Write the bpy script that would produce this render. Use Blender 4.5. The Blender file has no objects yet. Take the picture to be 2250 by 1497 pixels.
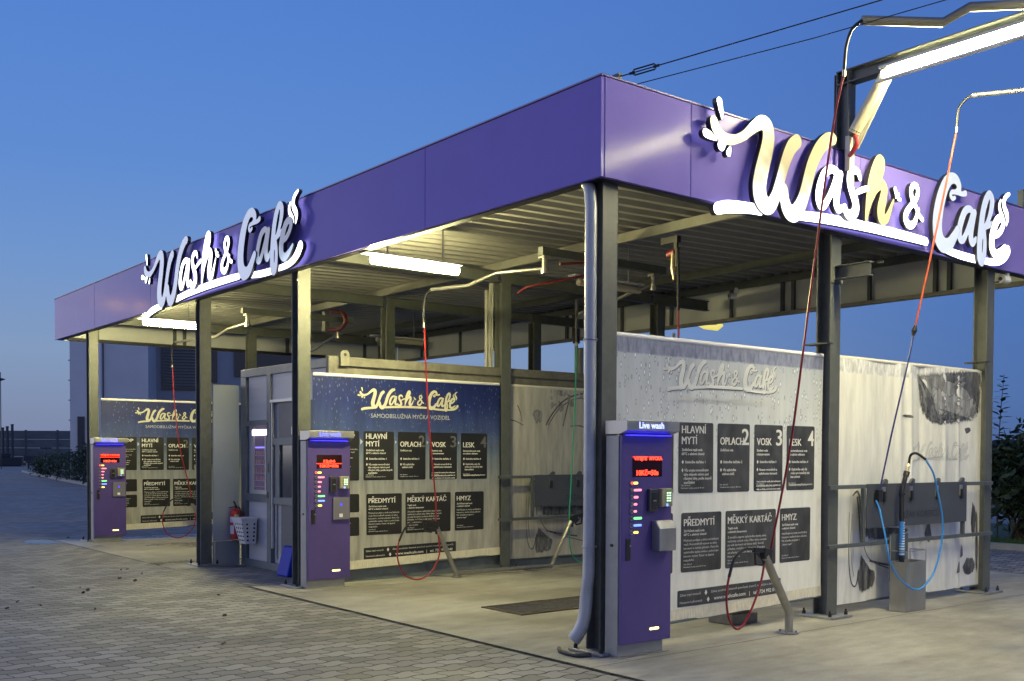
import bpy, bmesh, math, random
import numpy as np
from mathutils import Matrix, Vector
sc = bpy.context.scene
R = math.radians
# ---------------------------------------------------------------- camera
cam = bpy.data.cameras.new('camera')
camo = bpy.data.objects.new('camera', cam)
sc.collection.objects.link(camo); sc.camera = camo
_r = [[.6181, .7861, .004], [-.0235, .0134, .9996], [-.7858, .6179, -.0267]]
camo.matrix_world = Matrix(((_r[0][0], _r[1][0], -_r[2][0], 5.688), (_r[0][1], _r[1][1], -_r[2][1], -5.435),
                            (_r[0][2], _r[1][2], -_r[2][2], 1.55), (0, 0, 0, 1)))
cam.sensor_width = 36; cam.lens = 2276.3/2250*36
cam.shift_x = 28.66/2250; cam.shift_y = 311.85/2250
cam.clip_start = .05; cam.clip_end = 3000
# ---------------------------------------------------------------- dusk sky
wd = bpy.data.worlds.new('World'); sc.world = wd; wd.use_nodes = True
nt = wd.node_tree; N = nt.nodes; L = nt.links
bg = N['Background']
tc = N.new('ShaderNodeTexCoord')
sep = N.new('ShaderNodeSeparateXYZ'); L.new(tc.outputs['Generated'], sep.inputs[0])
def ramp(tree, stops, inp=None, interp='LINEAR'):
    r = tree.nodes.new('ShaderNodeValToRGB'); cr = r.color_ramp; cr.interpolation = interp
    while len(cr.elements) < len(stops): cr.elements.new(.5)
    for e, (p, c) in zip(cr.elements, stops):
        e.position = p
        e.color = (c, c, c, 1) if isinstance(c, (int, float)) else (*c[:3], 1)
    if inp is not None: tree.links.new(inp, r.inputs[0])
    return r
rl = ramp(nt, [(0, (.19, .235, .37)), (.035, (.212, .265, .415)), (.09, (.225, .325, .51)), (.17, (.165, .305, .60)), (.26, (.115, .26, .63)), (.42, (.083, .22, .63)), (1, (.035, .11, .40))], sep.outputs[2])
rr = ramp(nt, [(0, (.075, .13, .30)), (.05, (.08, .165, .40)), (.15, (.078, .18, .475)), (.30, (.072, .172, .50)), (.45, (.068, .172, .53)), (1, (.035, .10, .38))], sep.outputs[2])
dp = N.new('ShaderNodeVectorMath'); dp.operation = 'DOT_PRODUCT'; dp.inputs[1].default_value = (-.976, .217, 0)
L.new(tc.outputs['Generated'], dp.inputs[0])
mr = N.new('ShaderNodeMapRange'); mr.inputs['From Min'].default_value = .58; mr.inputs['From Max'].default_value = .98
mr.interpolation_type = 'SMOOTHSTEP'
L.new(dp.outputs['Value'], mr.inputs[0])
mx = N.new('ShaderNodeMix'); mx.data_type = 'RGBA'
L.new(mr.outputs[0], mx.inputs[0]); L.new(rr.outputs[0], mx.inputs[6]); L.new(rl.outputs[0], mx.inputs[7])
sk = N.new('ShaderNodeTexSky'); sk.sky_type = 'NISHITA'; sk.sun_disc = False
sk.sun_elevation = R(-3); sk.sun_rotation = R(285); sk.ozone_density = 6
sb = N.new('ShaderNodeMix'); sb.data_type = 'RGBA'; sb.blend_type = 'ADD'; sb.inputs[0].default_value = .05
L.new(mx.outputs[2], sb.inputs[6]); L.new(sk.outputs[0], sb.inputs[7])
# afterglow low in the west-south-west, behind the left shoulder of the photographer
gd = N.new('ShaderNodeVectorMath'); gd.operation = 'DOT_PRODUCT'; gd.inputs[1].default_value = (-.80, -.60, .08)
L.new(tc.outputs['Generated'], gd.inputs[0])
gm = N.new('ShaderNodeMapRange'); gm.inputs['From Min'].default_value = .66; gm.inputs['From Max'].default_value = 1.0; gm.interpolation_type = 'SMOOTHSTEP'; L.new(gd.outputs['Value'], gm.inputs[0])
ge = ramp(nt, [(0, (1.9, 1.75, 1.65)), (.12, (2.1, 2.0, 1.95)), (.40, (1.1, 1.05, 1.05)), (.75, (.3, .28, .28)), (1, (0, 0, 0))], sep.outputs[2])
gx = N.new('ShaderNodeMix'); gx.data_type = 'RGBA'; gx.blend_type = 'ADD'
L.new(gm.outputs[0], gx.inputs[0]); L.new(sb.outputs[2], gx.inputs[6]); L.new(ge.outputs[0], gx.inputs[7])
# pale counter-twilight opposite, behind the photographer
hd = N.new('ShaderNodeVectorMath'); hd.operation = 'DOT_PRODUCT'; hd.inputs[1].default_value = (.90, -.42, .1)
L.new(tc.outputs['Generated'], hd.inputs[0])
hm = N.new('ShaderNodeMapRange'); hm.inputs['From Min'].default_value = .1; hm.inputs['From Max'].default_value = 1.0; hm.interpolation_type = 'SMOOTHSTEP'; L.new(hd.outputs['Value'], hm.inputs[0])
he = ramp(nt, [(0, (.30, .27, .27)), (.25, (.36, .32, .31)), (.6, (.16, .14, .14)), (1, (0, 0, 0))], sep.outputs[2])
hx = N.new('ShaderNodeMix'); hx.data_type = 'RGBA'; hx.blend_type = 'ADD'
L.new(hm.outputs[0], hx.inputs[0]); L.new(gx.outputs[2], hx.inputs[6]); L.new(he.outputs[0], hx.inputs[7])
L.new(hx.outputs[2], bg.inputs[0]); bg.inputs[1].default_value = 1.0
vs = sc.view_settings
vs.view_transform = 'Standard'; vs.look = 'None'; vs.exposure = 0; vs.gamma = 1; vs.use_curve_mapping = False
sc.cycles.max_bounces = 7; sc.cycles.diffuse_bounces = 3; sc.cycles.glossy_bounces = 3; sc.cycles.transmission_bounces = 3
sc.cycles.sample_clamp_indirect = 6
sc.cycles.use_denoising = True
random.seed(7)
# ---------------------------------------------------------------- materials
MATS = {}
def mat(name, col=(.5, .5, .5), rough=.5, metal=0., var=0., vscale=6., emis=None, estr=0., coat=0., bump=0., bscale=40., spec=.5, stretch=(1, 1, 1), rvar=0., alpha=1., trans=0., dirt=0.):
    if name in MATS: return MATS[name]
    m = bpy.data.materials.new(name); m.use_nodes = True; t = m.node_tree; p = t.nodes['Principled BSDF']
    p.inputs['Base Color'].default_value = (*col, 1); p.inputs['Roughness'].default_value = rough
    p.inputs['Metallic'].default_value = metal; p.inputs['Coat Weight'].default_value = coat
    p.inputs['Specular IOR Level'].default_value = spec; p.inputs['Alpha'].default_value = alpha
    p.inputs['Transmission Weight'].default_value = trans
    g = t.nodes.new('ShaderNodeNewGeometry')
    mp = t.nodes.new('ShaderNodeMapping'); mp.inputs['Scale'].default_value = stretch
    t.links.new(g.outputs['Position'], mp.inputs[0])
    if var or rvar:
        n = t.nodes.new('ShaderNodeTexNoise'); n.inputs['Scale'].default_value = vscale; n.inputs['Detail'].default_value = 6; n.inputs['Roughness'].default_value = .62
        t.links.new(mp.outputs[0], n.inputs['Vector'])
    if var:
        lo = tuple(c*(1-var) for c in col); hi = tuple(min(1, c*(1+var)) for c in col)
        r = ramp(t, [(.3, lo), (.7, hi)], n.outputs['Fac']); t.links.new(r.outputs[0], p.inputs['Base Color'])
    if rvar:
        r2 = ramp(t, [(.3, max(.02, rough-rvar)), (.7, min(1, rough+rvar))], n.outputs['Fac']); t.links.new(r2.outputs[0], p.inputs['Roughness'])
    if bump:
        n2 = t.nodes.new('ShaderNodeTexNoise'); n2.inputs['Scale'].default_value = bscale; n2.inputs['Detail'].default_value = 4
        t.links.new(mp.outputs[0], n2.inputs['Vector'])
        b = t.nodes.new('ShaderNodeBump'); b.inputs['Strength'].default_value = bump; b.inputs['Distance'].default_value = .01
        t.links.new(n2.outputs['Fac'], b.inputs['Height']); t.links.new(b.outputs[0], p.inputs['Normal'])
    if emis:
        p.inputs['Emission Color'].default_value = (*emis, 1); p.inputs['Emission Strength'].default_value = estr
    MATS[name] = m
    return m
STEEL = mat('grey_painted_steel', (.082, .088, .082), .48, 0, .22, 9, rvar=.1)
GALV = mat('galvanised_sheet', (.30, .31, .32), .45, .6, .18, 4, rvar=.1)
PURPLE = mat('purple_cladding', (.185, .150, .500), .15, 0, .05, 1.2, spec=.03, bump=.03, bscale=3, rvar=.05)
PURPLED = mat('purple_door_paint', (.074, .050, .205), .42, 0, .08, 5)
STAIN = mat('stainless_steel', (.36, .355, .34), .38, .75, .15, 7, stretch=(1, 1, .25), rvar=.08)
KGREY = mat('grey_kiosk_steel', (.27, .27, .265), .45, .3, .10, 8)
DKGREY = mat('anthracite_paint', (.075, .085, .095), .5, 0, .15, 8)
CGREY = mat('container_frame_paint', (.11, .13, .145), .45, 0, .18, 6)
LPANEL = mat('light_ribbed_panel', (.42, .42, .44), .5, 0, .08, 3, bump=.25, bscale=14, stretch=(.05, .05, 3))
BLACK = mat('black_plastic', (.014, .014, .016), .42)
RUBBER = mat('black_rubber', (.02, .02, .022), .6)
REDH = mat('red_hose', (.26, .014, .018), .35)
GREENH = mat('green_hose', (.02, .32, .19), .35)
BLUEH = mat('blue_hose', (.04, .24, .62), .35)
BRASS = mat('brass_fitting', (.55, .45, .28), .35, .8)
ZINC = mat('zinc_downpipe', (.36, .375, .395), .45, .35, .16, 5, rvar=.1)
PIPE = mat('brushed_steel_pipe', (.34, .33, .29), .34, .8, .15, 12)
WHITE = mat('white_plastic', (.62, .63, .65), .45, 0, .05, 20)
BEAMW = mat('cream_purlin_paint', (.24, .235, .20), .5, 0, .2, 5)
REDP = mat('red_gloss_paint', (.42, .02, .02), .3)
BLUEP = mat('blue_plastic', (.004, .025, .36), .55, spec=.15)
YELP = mat('yellow_label', (.62, .45, .12), .5)
HOLE = mat('dark_gap', (.006, .006, .008), .8)
TUBE = mat('lit_tube_diffuser', (.9, .85, .7), .4, emis=(1.0, .90, .42), estr=415)
TUBEB = mat('lit_boom_diffuser', (.9, .85, .7), .4, emis=(1.0, .90, .50), estr=285)
TUBEOFF = mat('unlit_diffuser', (.42, .38, .28), .4)
LEDW = mat('lit_white_acrylic', (.85, .85, .88), .35, emis=(.92, .95, 1.0), estr=3.0)
LEDS = mat('dim_lit_acrylic', (.26, .28, .34), .35, emis=(.66, .76, 1.0), estr=.62)
ACRU = mat('unlit_acrylic', (.62, .60, .52), .30, 0, .04, 8)
SIDE = mat('letter_return_black', (.015, .013, .02), .4)
def emis(name, c, s): return mat(name, c, .5, emis=c, estr=s)
BLUELED = emis('blue_led', (.05, .04, 1.0), 1.7)
BLUETXT = emis('blue_white_led', (.35, .40, 1.0), 2.4)
REDLED = emis('red_led', (1.0, .045, .02), 4)
PINKLED = emis('pink_led', (1.0, .22, .30), 2.0)
GREENLED = emis('green_led', (.20, .95, .25), 1.8)
BLULED2 = emis('azure_led', (.16, .30, 1.0), 1.8)
YELLED = emis('yellow_led', (1.0, .80, .12), 2.2)
WHTXT = mat('white_print', (.66, .66, .63), .6)
GRTXT = mat('grey_print', (.30, .30, .30), .6)
DIMTXT = mat('faded_number_print', (.10, .10, .105), .6)

# ---------------------------------------------------------------- builders
col = sc.collection
def tag(o, label=None, cat=None, group=None, kind=None):
    if label: o['label'] = label
    if cat: o['category'] = cat
    if group: o['group'] = group
    if kind: o['kind'] = kind
    return o
def worigin(o):
    v = Vector((0, 0, 0))
    while o is not None: v += Vector(o.location); o = o.parent
    return v
def thing(name, label, cat, loc=(0, 0, 0), group=None):
    o = bpy.data.objects.new(name, None); o.empty_display_size = .1; o.location = loc; col.objects.link(o)
    return tag(o, label, cat, group)
class MB:
    def __init__(s): s.v = []; s.f = []; s.a = []
    def add(s, vs, fs):
        b = len(s.v); s.v += [tuple(x) for x in vs]; s.f += [tuple(b+i for i in f) for f in fs]; return s
    def box(s, x0, x1, y0, y1, z0, z1):
        if x0 > x1: x0, x1 = x1, x0
        if y0 > y1: y0, y1 = y1, y0
        if z0 > z1: z0, z1 = z1, z0
        return s.add([(x0, y0, z0), (x1, y0, z0), (x1, y1, z0), (x0, y1, z0), (x0, y0, z1), (x1, y0, z1), (x1, y1, z1), (x0, y1, z1)],
                     [(0, 3, 2, 1), (4, 5, 6, 7), (0, 1, 5, 4), (1, 2, 6, 5), (2, 3, 7, 6), (3, 0, 4, 7)])
    def bar(s, p, q, w, h, up=(0, 0, 1)):
        p = Vector(p); q = Vector(q); d = (q-p).normalized(); a = d.cross(Vector(up)); a = a.normalized() if a.length > 1e-4 else Vector((1, 0, 0))
        b = a.cross(d).normalized(); a = a*w/2; b = b*h/2
        vs = [p-a-b, p+a-b, p+a+b, p-a+b, q-a-b, q+a-b, q+a+b, q-a+b]
        return s.add(vs, [(3, 2, 1, 0), (4, 5, 6, 7), (0, 1, 5, 4), (1, 2, 6, 5), (2, 3, 7, 6), (3, 0, 4, 7)])
    def prism(s, poly, axis, a, b):   # poly in the two remaining axes (x<y<z order)
        n = len(poly)
        def P(u, w, t): return (t, u, w) if axis == 'x' else (u, t, w) if axis == 'y' else (u, w, t)
        vs = [P(u, w, a) for u, w in poly]+[P(u, w, b) for u, w in poly]
        return s.add(vs, [tuple(range(n)), tuple(range(2*n-1, n-1, -1))]+[(i, n+i, n+(i+1) % n, (i+1) % n) for i in range(n)])
    def tube(s, pts, r, n=10, cap=True):
        P = [Vector(p) for p in pts]; rs = r if isinstance(r, (list, tuple)) else [r]*len(P)
        vs = []; prev = None
        for i, p in enumerate(P):
            d = (P[min(i+1, len(P)-1)]-P[max(i-1, 0)]).normalized()
            if prev is None:
                a = d.cross(Vector((0, 0, 1)));  a = a if a.length > 1e-3 else d.cross(Vector((1, 0, 0)))
            else: a = prev-d*prev.dot(d)
            a.normalize(); prev = a.copy(); b = d.cross(a)
            vs += [p+(a*math.cos(t*2*math.pi/n)+b*math.sin(t*2*math.pi/n))*rs[i] for t in range(n)]
        fs = [(i*n+j, i*n+(j+1) % n, (i+1)*n+(j+1) % n, (i+1)*n+j) for i in range(len(P)-1) for j in range(n)]
        if cap: fs += [tuple(range(n-1, -1, -1)), tuple((len(P)-1)*n+j for j in range(n))]
        return s.add(vs, fs)
    def cyl(s, p, q, r, n=14, r2=None): return s.tube([p, q], [r, r if r2 is None else r2], n)
    def grid(s, fn, nu, nv):
        vs = [fn(i/nu, j/nv) for i in range(nu+1) for j in range(nv+1)]
        return s.add(vs, [(i*(nv+1)+j, (i+1)*(nv+1)+j, (i+1)*(nv+1)+j+1, i*(nv+1)+j+1) for i in range(nu) for j in range(nv)])
    def build(s, name, m, parent=None, bevel=0., smooth=False, label=None, disp=None):
        o0 = worigin(parent) if parent is not None else Vector((0, 0, 0))
        me = bpy.data.meshes.new(name)
        V = [disp(*v) for v in s.v] if disp else s.v
        me.from_pydata([(v[0]-o0.x, v[1]-o0.y, v[2]-o0.z) for v in V], [], s.f)
        me.materials.append(m)
        if s.a and len(s.a) == len(s.v):
            at = me.attributes.new('edge', 'FLOAT', 'POINT'); at.data.foreach_set('value', s.a)
        bm = bmesh.new(); bm.from_mesh(me); bmesh.ops.recalc_face_normals(bm, faces=bm.faces)
        if bevel:
            es = [e for e in bm.edges if len(e.link_faces) == 2 and e.calc_face_angle(0) > .6]
            bmesh.ops.bevel(bm, geom=es, offset=bevel, segments=2, affect='EDGES', profile=.5, clamp_overlap=True)
        if smooth:
            for f in bm.faces: f.smooth = True
        bm.to_mesh(me); bm.free()
        if smooth: me.set_sharp_from_angle(angle=R(42))
        o = bpy.data.objects.new(name, me); col.objects.link(o); o.parent = parent
        if label: o['label'] = label
        return o
    def top(s, name, m, label, cat, group=None, kind=None, **k):
        """one-mesh thing with its origin at its base"""
        xs = [v[0] for v in s.v]; ys = [v[1] for v in s.v]; z = min(v[2] for v in s.v)
        c = Vector(((min(xs)+max(xs))/2, (min(ys)+max(ys))/2, z))
        s.v = [(v[0]-c.x, v[1]-c.y, v[2]-c.z) for v in s.v]
        o = s.build(name, m, None, **k); o.location = c
        return tag(o, label, cat, group, kind)
def copy_tree(o, parent=None, dloc=(0, 0, 0), label=None):
    c = o.copy(); col.objects.link(c); c.parent = parent
    if parent is None: c.location = Vector(o.location)+Vector(dloc)
    if label: c['label'] = label
    for ch in list(o.children): copy_tree(ch, c)
    return c
def smooth_path(P, k=6):
    P = [Vector(p) for p in P]; out = []
    for i in range(len(P)-1):
        a = P[max(i-1, 0)]; b = P[i]; c = P[i+1]; d = P[min(i+2, len(P)-1)]
        for j in range(k):
            t = j/k; t2 = t*t; t3 = t2*t
            out.append(.5*((2*b)+(c-a)*t+(2*a-5*b+4*c-d)*t2+(3*b-a-3*c+d)*t3))
    out.append(P[-1]); return out
# text -> flat mesh pieces in MB; facing +X ('x') or -Y ('y')
def txt(mb, s, pos, size, width=None, face='x', bold=0., ext=0., align='LEFT', shear=0., space=1., lead=1., dbl=0.):
    cu = bpy.data.curves.new('lettering', 'FONT'); cu.body = s; cu.size = size; cu.offset = bold; cu.extrude = ext
    cu.align_x = align; cu.shear = shear; cu.resolution_u = 3; cu.space_character = space; cu.space_line = lead
    o = bpy.data.objects.new('lettering', cu); col.objects.link(o)
    me = bpy.data.meshes.new_from_object(o.evaluated_get(bpy.context.evaluated_depsgraph_get()))
    vs = [tuple(v.co) for v in me.vertices]; fs = [tuple(p.vertices) for p in me.polygons]
    bpy.data.objects.remove(o); bpy.data.curves.remove(cu); bpy.data.meshes.remove(me)
    if not vs: return
    x0 = min(v[0] for v in vs); x1 = max(v[0] for v in vs); k = width/(x1-x0) if width else 1.
    base = 0 if align == 'CENTER' else x0
    V = [((v[0]-base)*k, v[1], v[2]) for v in vs]
    px, py, pz = pos
    if face == 'x':
        reps = [(0, 0)] if not dbl else [(-dbl/2, 0), (dbl/2, .0005)]
        for dy_, dx_ in reps: mb.add([(px+c+dx_, py+a+dy_, pz+b) for a, b, c in V], fs)
    else: mb.add([(px+a, py-c, pz+b) for a, b, c in V], fs)
# ---------------------------------------------------------------- script logo
LOGO={'W1':[(-150,1407,105),(-103,1311,114),(24,1211,114),(212,1177,105),(424,1226,88),(637,1332,88),(874,1518,110),(1087,1637,137),(1240,1602,160),(1278,1432,169),(1240,1225,173),(1160,976,182),(1079,728,190),(1041,522,195),(1079,338,195),(1208,224,177),(1351,245,151),(1480,413,133),(1590,663,129),(1686,913,129),(1796,1164,138),(1931,1384,147),(2085,1505,139)],'W2':[(1720,586,120),(1749,381,147),(1855,219,165),(2024,200,170),(2183,354,161),(2299,564,153),(2396,815,153),(2493,1087,153),(2629,1341,153),(2799,1554,153),(2994,1708,145),(3156,1756,122)],'a1':[(3363,1107,86),(3225,1177,91),(3044,1170,100),(2873,1039,113),(2766,828,122),(2717,619,122),(2766,472,108),(2884,476,95),(3020,630,90),(3157,842,91),(3255,1053,91)],'a2':[(3388,1133,91),(3324,931,104),(3275,721,109),(3266,555,104),(3339,474,91),(3462,520,73)],'s':[(3995,1156,59),(3931,1266,82),(3782,1281,96),(3669,1173,109),(3669,1006,114),(3758,842,123),(3857,679,132),(3858,524,137),(3734,420,128),(3586,432,109),(3512,542,82)],'s2':[(3897,877,55),(4055,949,64),(4254,1015,60)],'h1':[(4255,429,55),(4295,631,87),(4329,883,101),(4403,1179,119),(4528,1457,129),(4662,1638,129),(4773,1626,111),(4763,1466,106),(4643,1251,101),(4493,1078,92)],'h2':[(4305,631,73),(4414,866,92),(4578,1081,106),(4753,1184,120),(4864,1104,120),(4814,880,134),(4754,688,143),(4780,530,134),(4930,526,102),(5056,699,65),(5146,870,42),(5196,948,28)],'d1':[(5216,1159,51),(5257,1064,46),(5247,992,23)],'d2':[(5343,1067,42),(5307,1002,23)],'d3':[(5398,980,42),(5323,969,23)],'and':[(6223,704,75),(6095,776,70),(5978,921,79),(5840,1064,89),(5788,1210,88),(5854,1331,89),(5992,1345,84),(6043,1220,84),(5957,1060,84),(5764,892,88),(5622,739,102),(5622,591,112),(5775,520,112),(5927,593,93),(6019,753,75),(6080,882,61)],'C':[(7460,1345,66),(7356,1307,76),(7283,1364,76),(7335,1443,76),(7470,1465,81),(7584,1504,90),(7615,1621,104),(7500,1732,119),(7313,1733,132),(7106,1588,156),(6941,1317,179),(6829,1015,193),(6778,715,198),(6820,460,198),(6986,295,189),(7229,311,161),(7421,479,133),(7592,678,104)],'C2':[(7616,1471,66),(7762,1468,62),(7887,1507,76)],'a3':[(8271,1152,86),(8129,1211,95),(7940,1140,114),(7800,942,128),(7712,725,128),(7733,524,119),(7869,515,105),(8010,692,95),(8151,933,91),(8245,1130,91)],'a4':[(8339,1163,91),(8256,936,105),(8194,719,115),(8194,547,110),(8273,485,91),(8404,597,72)],'f':[(8747,902,62),(8921,1111,91),(9037,1374,116),(9047,1569,120),(8930,1651,115),(8782,1494,130),(8666,1231,134),(8604,949,139),(8552,645,139),(8537,386,134),(8564,171,130),(8670,131,115),(8749,328,106),(8764,609,96),(8720,866,77)],'f2':[(8641,898,67),(8853,936,72),(9081,1030,67)],'e':[(9065,770,72),(9278,807,92),(9465,944,97),(9550,1112,102),(9437,1203,111),(9267,1123,130),(9134,924,140),(9050,683,145),(9066,467,140),(9226,372,126),(9440,457,97),(9626,602,53)],'st1':[(9847,1809,39),(9703,1734,58),(9612,1613,68),(9634,1471,78),(9731,1357,82),(9774,1228,63),(9732,1083,24)],'st2':[(9462,1607,29),(9409,1475,53),(9463,1347,63),(9581,1234,53),(9635,1123,24)],'sw1':[(1,-9,105),(236,55,110),(519,92,106),(851,123,97)],'sw2':[(2339,218,90),(2923,261,95),(3611,287,96),(4355,306,96),(5107,313,97),(5867,311,93),(6506,301,85)],'sw3':[(7437,210,81),(7881,181,86),(8379,174,86)],'sw4':[(8882,180,72),(9200,198,82),(9520,264,97),(9761,402,121),(9884,536,126)],'dr1':[(-19,1770,70),(10,1673,61),(38,1577,44),(47,1496,22)],'dr2':[(-364,1171,74),(-271,1155,70),(-177,1130,44),(-103,1108,22)],'dr3':[(10,1031,92),(71,1074,53),(132,1101,26)],'dr4':[(222,950,61),(250,1016,40),(264,1057,22)]}
def sdf_contours(strokes, h=26, grow=0):
    """union of tapered capsules -> closed outlines (marching squares)"""
    segs = []
    for st in strokes:
        P = smooth_path([(x, y, r) for x, y, r in st], 4)
        segs += [(P[i], P[i+1]) for i in range(len(P)-1)]
    allp = np.array([list(p) for s in segs for p in s]); mr = allp[:, 2].max()+grow+3*h
    x0, y0 = allp[:, 0].min()-mr, allp[:, 1].min()-mr; x1, y1 = allp[:, 0].max()+mr, allp[:, 1].max()+mr
    xs = np.arange(x0, x1+h, h); ys = np.arange(y0, y1+h, h); X, Y = np.meshgrid(xs, ys, indexing='ij')
    D = np.full(X.shape, 1e9)
    for a, b in segs:
        dx, dy = b[0]-a[0], b[1]-a[1]; l2 = dx*dx+dy*dy+1e-9
        t = np.clip(((X-a[0])*dx+(Y-a[1])*dy)/l2, 0, 1)
        D = np.minimum(D, np.hypot(X-a[0]-t*dx, Y-a[1]-t*dy)-(a[2]+t*(b[2]-a[2])))
    D -= grow; D[np.abs(D) < 1e-3] = 1e-3
    nx, ny = D.shape; nxt = {}
    def ex(i, j, k):  # edge key: k0 horizontal (i,j)-(i+1,j); k1 vertical (i,j)-(i,j+1)
        return (i, j, k)
    def pt(e):
        i, j, k = e; a = D[i, j]; b = D[i+1, j] if k == 0 else D[i, j+1]; t = a/(a-b)
        return (xs[i]+h*t, ys[j]) if k == 0 else (xs[i], ys[j]+h*t)
    ins = D < 0
    act = np.argwhere((ins[:-1, :-1].astype(int)+ins[1:, :-1]+ins[1:, 1:]+ins[:-1, 1:]) % 4 != 0)
    adj = {}
    for i, j in act:
        c = [ins[i, j], ins[i+1, j], ins[i+1, j+1], ins[i, j+1]]
        E_ = [ex(i, j, 0), ex(i+1, j, 1), ex(i, j+1, 0), ex(i, j, 1)]
        cr = [k for k in range(4) if c[k] != c[(k+1) % 4]]
        prs = [(cr[0], cr[1])] if len(cr) == 2 else ([(0, 3), (1, 2)] if c[0] else [(0, 1), (2, 3)])
        for a, b in prs:
            adj.setdefault(E_[a], []).append(E_[b]); adj.setdefault(E_[b], []).append(E_[a])
    loops = []; seen = set()
    for s0 in adj:
        if s0 in seen: continue
        lp = [s0]; seen.add(s0); cur = s0
        while True:
            nn = [e for e in adj[cur] if e not in seen]
            if not nn: break
            cur = nn[0]; seen.add(cur); lp.append(cur)
        if len(lp) > 5: loops.append([pt(e) for e in lp])
    return loops
def fill_mesh(loops, extrude=0., bev=0.):
    cu = bpy.data.curves.new('outline', 'CURVE'); cu.dimensions = '2D'; cu.fill_mode = 'BOTH'; cu.extrude = extrude
    cu.bevel_depth = bev; cu.bevel_resolution = 1
    for lp in loops:
        sp = cu.splines.new('POLY'); sp.points.add(len(lp)-1); sp.use_cyclic_u = True
        for p, (x, y) in zip(sp.points, lp): p.co = (x, y, 0, 1)
    o = bpy.data.objects.new('outline', cu); col.objects.link(o)
    me = bpy.data.meshes.new_from_object(o.evaluated_get(bpy.context.evaluated_depsgraph_get()))
    vs = [tuple(v.co) for v in me.vertices]; fs = [tuple(p.vertices) for p in me.polygons]
    bpy.data.objects.remove(o); bpy.data.curves.remove(cu); bpy.data.meshes.remove(me)
    return vs, fs
GL = [('W', ['W1', 'W2']), ('a', ['a1', 'a2']), ('s', ['s', 's2']), ('h', ['h1', 'h2']), ('amp', ['and']), ('C', ['C', 'C2']), ('aa', ['a3', 'a4']),
      ('f', ['f', 'f2']), ('e', ['e']), ('steam', ['st1', 'st2']), ('splash', ['d1', 'd2', 'd3']), ('sw', ['sw1']), ('sw', ['sw2']), ('sw', ['sw3']), ('sw', ['sw4']),
      ('drop', ['dr1']), ('drop', ['dr2']), ('drop', ['dr3']), ('drop', ['dr4'])]
RS = dict(a1=.80, a2=.86, s=.80, s2=.9, h1=.80, h2=.90, C=.92, C2=.9, a3=.80, a4=.86, f=.80, f2=.9, e=.80, W1=.93, W2=.93); RS['and'] = .74
E_ = lambda p, dx, dy: (p[0]+dx, p[1]+dy, p[2])
LOGO['sw1'].append(E_(LOGO['sw1'][-1], 260, 10)); LOGO['sw2'].insert(0, E_(LOGO['sw2'][0], -300, -5)); LOGO['sw3'].insert(0, E_(LOGO['sw3'][0], -220, 30)); LOGO['sw3'].append(E_(LOGO['sw3'][-1], 160, -5)); LOGO['sw4'].insert(0, E_(LOGO['sw4'][0], -200, 5))
for k_, r_ in RS.items(): LOGO[k_] = [(x, y, r*r_*(.72 if k_ == 'C' and i < 5 else 1)) for i, (x, y, r) in enumerate(LOGO[k_])]
LOOPS = [(n, sdf_contours([LOGO[k] for k in ks], 20 if n in ('drop', 'splash', 'steam') else 26)) for n, ks in GL]
OUT = sdf_contours([v for v in LOGO.values()], 30, grow=34)
# ================================================================ GROUND
def node_mat(name):
    m = bpy.data.materials.new(name); m.use_nodes = True; t = m.node_tree; MATS[name] = m
    return m, t, t.nodes['Principled BSDF']
def mth(t, op, a, b=None, c=None):
    n = t.nodes.new('ShaderNodeMath'); n.operation = op
    for i, v in enumerate((a, b, c)):
        if v is None: continue
        if isinstance(v, (int, float)): n.inputs[i].default_value = v
        else: t.links.new(v, n.inputs[i])
    return n.outputs[0]
def noise(t, vec, scale, detail=5, rough=.6, stretch=None):
    if stretch:
        mp = t.nodes.new('ShaderNodeMapping'); mp.inputs['Scale'].default_value = stretch; t.links.new(vec, mp.inputs[0]); vec = mp.outputs[0]
    n = t.nodes.new('ShaderNodeTexNoise'); n.inputs['Scale'].default_value = scale; n.inputs['Detail'].default_value = detail; n.inputs['Roughness'].default_value = rough
    t.links.new(vec, n.inputs['Vector']); return n.outputs['Fac']
def mixc(t, f, a, b, mode='MIX'):
    n = t.nodes.new('ShaderNodeMix'); n.data_type = 'RGBA'; n.blend_type = mode
    for i, v in ((0, f), (6, a), (7, b)):
        if isinstance(v, (int, float)): n.inputs[i].default_value = v
        elif isinstance(v, tuple): n.inputs[i].default_value = (*v, 1)
        else: t.links.new(v, n.inputs[i])
    return n.outputs[2]
def bumpn(t, p, h, strength, dist=.01):
    b = t.nodes.new('ShaderNodeBump'); b.inputs['Strength'].default_value = strength; b.inputs['Distance'].default_value = dist
    t.links.new(h, b.inputs['Height']); t.links.new(b.outputs[0], p.inputs['Normal'])
def geo(t): return t.nodes.new('ShaderNodeNewGeometry').outputs['Position']
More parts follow.
